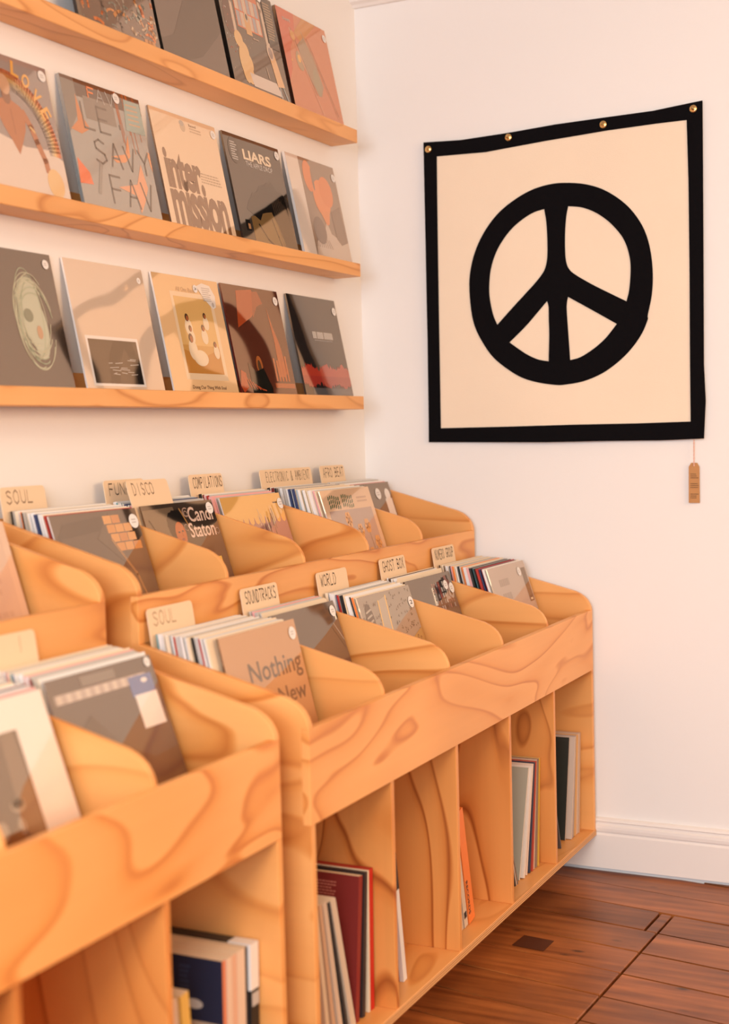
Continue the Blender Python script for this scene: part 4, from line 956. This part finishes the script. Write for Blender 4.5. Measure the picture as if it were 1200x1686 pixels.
for i, (t, c, lab) in enumerate(((.005, (.22, .16, .12, 1), 'brown record leaning left in the fourth cubby'), (.005, (.60, .46, .36, 1), 'pale record leaning left in the fourth cubby'), (.005, DARK, 'dark thin record leaning left in the fourth cubby'))):
    cubby(-.622 - i * .010, -.735 - i * .0065, t, c, c, lab, x=.752)
ys = -.072; yy = -.047
for i, (t, c, lab) in enumerate(((.012, (.58, .40, .28, 1), 'rightmost tan record in the cubby beside the far wall'), (.012, (.66, .52, .42, 1), 'pale record second from the right beside the far wall'), (.015, (.66, .36, .14, 1), 'orange-tan record in the cubby beside the far wall'), (.008, (.42, .36, .36, 1), 'grey-spined record in the cubby beside the far wall'), (.009, (.62, .50, .42, 1), 'white-edged record next to the dark green cover'))):
    ys -= t + .0040 + i * .0014; yy -= t + .0012
    cubby(ys, yy, t, c, c, lab, x=.760 - .0015 * (i % 2), edge=(.62, .44, .32, 1))
def green_face(p):
    p.rect(.0, .0, 1, .96, (.020, .022, .014, 1)); p.rect(.78, .86, .84, .89, CREAM); p.rect(.42, .47, .66, .53, BLACK); p.rect(.60, .42, .66, .50, BLACK); p.line([(.45, .05), (.5, .33), (.62, .34), (.60, .05)], .04, BLACK)
cubby(ys - .016, yy - .009, .006, (.58, .46, .38, 1), (.022, .024, .016, 1), 'dark green-black record cover in the cubby beside the far wall', edge=(.55, .40, .3, 1), parts=green_face)
cubby(-.262, -.362, .005, (.10, .09, .09, 1), (.1, .09, .09, 1), 'thin dark record leaning left in the cubby beside the far wall', x=.76)
XN = .735
r = cubby(-2.034, -2.027, .028, BLACK, BLACK, 'thick black-spined record with a white band in the near cubby', x=XN, edge=DARK)
V, Fc = box(-.05, .0006, -.0004, .0284, LPH * .72, LPH + .0005); obj('spine_label', V, Fc, M['card'], r, cols=[WHITE] * 6)
V, Fc = box(-.05, .0006, .004, .0284, LPH * .62, LPH * .70); obj('spine_label', V, Fc, M['card'], r, cols=[LGREY] * 6)
yb = -2.036
for i, (t, c, lab) in enumerate(((.007, (.03, .025, .03, 1), 'thin black record left of the thick black spine'), (.028, (.74, .56, .42, 1), 'cream record in the near cubby'), (.016, (.72, .42, .28, 1), 'peach-spined record in the near cubby'), (.016, (.76, .55, .40, 1), 'pale record beside the navy cover in the near cubby'))):
    yb -= t + .0012; cubby(yb, yb + .005, t, c, c, lab, x=XN - .004, edge=CREAM)
yb -= .0135
def navy_face(p):
    p.rect(0, 0, 1, 1, NAVY); p.rect(0, 0, 1, .62, (.50, .40, .30, 1)); p.ell(.80, .72, .06, .03, LGREY); p.small(.70, .80, .78, .95, 5, (.03, .05, .12, 1), 4)
cubby(yb, yb + .005, .012, (.70, .22, .10, 1), NAVY, 'navy blue record cover with a cream lower half in the near cubby', x=XN - .006, edge=CREAM, parts=navy_face)
cubby(-2.226, -2.248, .026, (.75, .46, .10, 1), (.75, .46, .10, 1), 'short yellow record leaning in the near cubby', x=XN - .01, h=.30)
cubby(-2.258, -2.278, .024, (.66, .48, .36, 1), (.66, .48, .36, 1), 'pale record left of the yellow one in the near cubby', x=XN - .012, h=.30)

# ------------------------------------------------------------------ peace banner on the far wall
# outlines measured on the far wall, as X and Z in metres
def wave(x, z):
    return 0.0035 * math.sin(9 * x + 1.7 * z) * (0.35 + max(0, 2.36 - z)) + 0.003 * math.sin(4 * z + 2 * x) + 0.010 * max(0, (1.5 - z)) * math.cos(7 * x)
BX, BZ0 = 0.70, 1.375
ban = empty('wall_banner', (BX, -0.001, BZ0)); tag(ban, 'square cream cloth banner with a black peace symbol and black border', 'banner')
def cloth(name, outer, holes, off, mat, thick=.0012, target=.035):
    loops = [outer] + holes
    pts = [q for l in loops for q in l]
    tri = tessellate_polygon([[Vector((x, z, 0)) for x, z in l] for l in loops])
    bm = bmesh.new(); vs = [bm.verts.new((x, 0, z)) for x, z in pts]
    for t_ in tri:
        a, b_, c = (pts[i] for i in t_)
        ar = (b_[0] - a[0]) * (c[1] - a[1]) - (b_[1] - a[1]) * (c[0] - a[0])
        if abs(ar) < 1e-9: continue
        try: bm.faces.new([vs[i] for i in (t_ if ar > 0 else (t_[0], t_[2], t_[1]))])
        except ValueError: pass
    for _ in range(6):
        le = [e for e in bm.edges if e.calc_length() > target]
        if not le: break
        bmesh.ops.subdivide_edges(bm, edges=le, cuts=1)
        bmesh.ops.triangulate(bm, faces=[f for f in bm.faces if len(f.verts) > 3])
    for v in bm.verts:
        x, z = v.co.x, v.co.z
        v.co = Vector((x - BX, -(0.012 + wave(x, z)) - off, z - BZ0))
    bmesh.ops.solidify(bm, geom=bm.faces[:], thickness=-thick)
    bmesh.ops.recalc_face_normals(bm, faces=bm.faces[:])
    bm.verts.index_update()
    V = [tuple(v.co) for v in bm.verts]; Fc = [[q.index for q in f.verts] for f in bm.faces]; bm.free()
    return obj(name, V, Fc, mat, ban)
def seg(a, b_, n=24): return [(a[0] + (b_[0] - a[0]) * i / n, a[1] + (b_[1] - a[1]) * i / n) for i in range(n)]
outer = [(0.2481, 2.358), (0.381, 2.3505), (0.5437, 2.3546), (0.6992, 2.3625), (0.8517, 2.3644), (1.007, 2.3653), (1.1573, 2.3769), (1.1565, 2.137), (1.1554, 1.8665), (1.1542, 1.594), (1.1585, 1.4842), (1.1518, 1.3708), (1.022, 1.3679), (0.8499, 1.3695), (0.6512, 1.3696), (0.4442, 1.3737), (0.2416, 1.3777), (0.2435, 1.4541), (0.2476, 1.7144), (0.2488, 2.0325)]
inner = [(0.2945, 2.3077), (0.464, 2.3024), (0.6685, 2.3154), (0.8646, 2.3241), (1.0158, 2.3261), (1.1096, 2.3256), (1.113, 2.1415), (1.1135, 1.8696), (1.1122, 1.5959), (1.112, 1.4232), (0.947, 1.4219), (0.7525, 1.4231), (0.5498, 1.4224), (0.2865, 1.4229), (0.2893, 1.6326), (0.292, 1.9302), (0.2933, 2.1666)]
def dens(l):
    o_ = []
    for a, b_ in zip(l, l[1:] + l[:1]): o_ += seg(a, b_, 5)
    return o_
cl = [(x + (.70 - x) * .012, z + (1.87 - z) * .012) for x, z in outer]
cloth('canvas', dens(cl), [], 0.0, M['cream_cloth'])
cloth('border', dens(outer), [dens(inner)[::-1]], 0.0022, M['black_cloth'], .002, .05)
ring = [(0.4012, 1.8843), (0.409, 1.943), (0.4285, 2.0007), (0.4616, 2.0568), (0.5077, 2.107), (0.5665, 2.1455), (0.6242, 2.1695), (0.6853, 2.1798), (0.7412, 2.1773), (0.7963, 2.1669), (0.8506, 2.1452), (0.9041, 2.1079), (0.9446, 2.0648), (0.9766, 2.0101), (0.9945, 1.9465), (1.0008, 1.8743), (0.9967, 1.8107), (0.9837, 1.7515), (0.9836, 1.7388), (0.9641, 1.6957), (0.9306, 1.6515), (0.8885, 1.613), (0.8376, 1.5801), (0.7778, 1.5579), (0.7175, 1.5495), (0.6871, 1.5499), (0.6303, 1.5596), (0.5775, 1.5767), (0.5289, 1.6057), (0.4801, 1.6459), (0.4447, 1.6943), (0.4184, 1.7467), (0.4059, 1.8027)]
h1 = [(0.6579, 2.1038), (0.6641, 2.0637), (0.6667, 2.0141), (0.6667, 1.9647), (0.6626, 1.9321), (0.6525, 1.9064), (0.6275, 1.8767), (0.5915, 1.8418), (0.5462, 1.7988), (0.4958, 1.7497), (0.4812, 1.786), (0.4714, 1.8372), (0.4705, 1.8794), (0.477, 1.9295), (0.4943, 1.9785), (0.5194, 2.0183), (0.5513, 2.0531), (0.5873, 2.0789), (0.6228, 2.0963)]
h2 = [(0.7357, 2.1054), (0.7291, 2.0742), (0.7249, 2.0256), (0.724, 1.9765), (0.7267, 1.9354), (0.7366, 1.91), (0.7577, 1.8904), (0.8082, 1.8583), (0.8666, 1.8258), (0.9178, 1.7982), (0.9265, 1.8314), (0.9313, 1.8794), (0.9311, 1.9195), (0.9226, 1.9603), (0.9082, 1.9936), (0.8862, 2.0236), (0.8575, 2.0528), (0.8202, 2.0796), (0.7782, 2.0981)]
h3 = [(0.6634, 1.815), (0.6681, 1.7976), (0.6684, 1.7574), (0.6691, 1.7076), (0.666, 1.6254), (0.6317, 1.6327), (0.5974, 1.6488), (0.566, 1.6697), (0.5365, 1.6915), (0.5888, 1.737), (0.6262, 1.7753)]
h4 = [(0.7315, 1.8239), (0.8095, 1.7773), (0.8864, 1.7305), (0.8519, 1.6902), (0.8135, 1.6589), (0.7698, 1.6339), (0.736, 1.626), (0.733, 1.6795), (0.7294, 1.7373), (0.727, 1.7938)]
def smooth_loop(l, corners=()):
    """closed Catmull-Rom through the measured points, keeping the sharp corners"""
    n = len(l); o_ = []
    for i in range(n):
        p0, p1, p2, p3 = l[i - 1], l[i], l[(i + 1) % n], l[(i + 2) % n]
        if i in corners: p0 = p1
        if (i + 1) % n in corners: p3 = p2
        for k in range(4):
            t_ = k / 4
            o_.append(tuple(0.5 * ((2 * p1[a]) + (-p0[a] + p2[a]) * t_ + (2 * p0[a] - 5 * p1[a] + 4 * p2[a] - p3[a]) * t_ ** 2 + (-p0[a] + 3 * p1[a] - 3 * p2[a] + p3[a]) * t_ ** 3) for a in (0, 1)))
    return o_
cloth('peace_symbol', smooth_loop(ring), [smooth_loop(h1, (0, 9)), smooth_loop(h2, (0, 9)), smooth_loop(h3, (0, 4, 8)), smooth_loop(h4, (0, 2, 6))], 0.0020, M['black_cloth'], .0018, .04)

def lathe(prof, n=20):
    V, Fc = [], []
    for x, rad in prof:
        for i in range(n): V.append((rad * math.cos(2 * math.pi * i / n), -x, rad * math.sin(2 * math.pi * i / n)))
    for j in range(len(prof) - 1):
        for i in range(n): Fc.append((j * n + i, j * n + (i + 1) % n, (j + 1) * n + (i + 1) % n, (j + 1) * n + i))
    Fc.append(tuple(range(n))); Fc.append(tuple(range((len(prof) - 1) * n, len(prof) * n))[::-1])
    return V, [f[::-1] for f in Fc]
pin_labels = ('brass pin at the top left corner of the peace banner', 'brass pin second from the left along the banner top', 'brass pin third from the left along the banner top', 'brass pin at the top right corner of the peace banner')
for (x, z), lab in zip([(0.2659, 2.3334), (0.5434, 2.3394), (0.8524, 2.3431), (1.13, 2.3554)], pin_labels):
    V, Fc = lathe([(0.0, .010), (.003, .0115), (.006, .011), (.0075, .008), (.0075, .0045), (.011, .004), (.0125, .001)])
    y = -(0.012 + wave(x, z)) - .0005 - .0025
    o = obj('thumbtack', V, Fc, M['brass'], None, (x, y, z), smooth=True); tag(o, lab, 'thumbtack', 'brass pins holding the banner')
    for pl in o.data.polygons: pl.use_smooth = len(pl.vertices) == 4

# kraft price tag on twine below the banner's right corner
tx, tz = 1.1179, 1.2977; tg = empty('price_tag', (tx, -0.0105, tz - .122), (0, R(.6), 0)); tag(tg, 'brown kraft price tag hanging on twine under the banner', 'price tag')
P = [(-.0165, 0), (.0170, 0), (.0160, .110), (.0090, .122), (-.0090, .122), (-.0165, .110)]
V, Fc = extrude_xz(P, 0.0, .0012); obj('tag_card', V, Fc, M['kraft'], tg)
pr = Print(.033, .122)
for k, (a, b_) in enumerate(((.60, .74), (.36, .50), (.10, .24))): pr.small(.16, a, .92, b_, 3, (.20, .10, .04, 1), 70 + k, .35)
V = [(v[1], -v[0], v[2]) for v in pr.V]; obj('lettering', V, pr.F, M['paper'], tg, cols=pr.C)
V, Fc = [], []
n_ = 26; zt = 1.3622 - (tz - .122) + .006
for s_ in (0, 1):
    b0 = len(V)
    for i in range(n_):
        f_ = i / (n_ - 1); z = .112 + (zt - .112) * f_; a = f_ * 22 + s_ * math.pi
        for q in range(5): V.append((.0010 * math.cos(a) + .0011 * math.cos(q * 1.2566), -.0022 + .0010 * math.sin(a) + .0011 * math.sin(q * 1.2566), z))
    for i in range(n_ - 1):
        for q in range(5): Fc.append((b0 + i * 5 + q, b0 + i * 5 + (q + 1) % 5, b0 + (i + 1) * 5 + (q + 1) % 5, b0 + (i + 1) * 5 + q))
obj('twine', V, Fc, M['string'], tg, smooth=True)
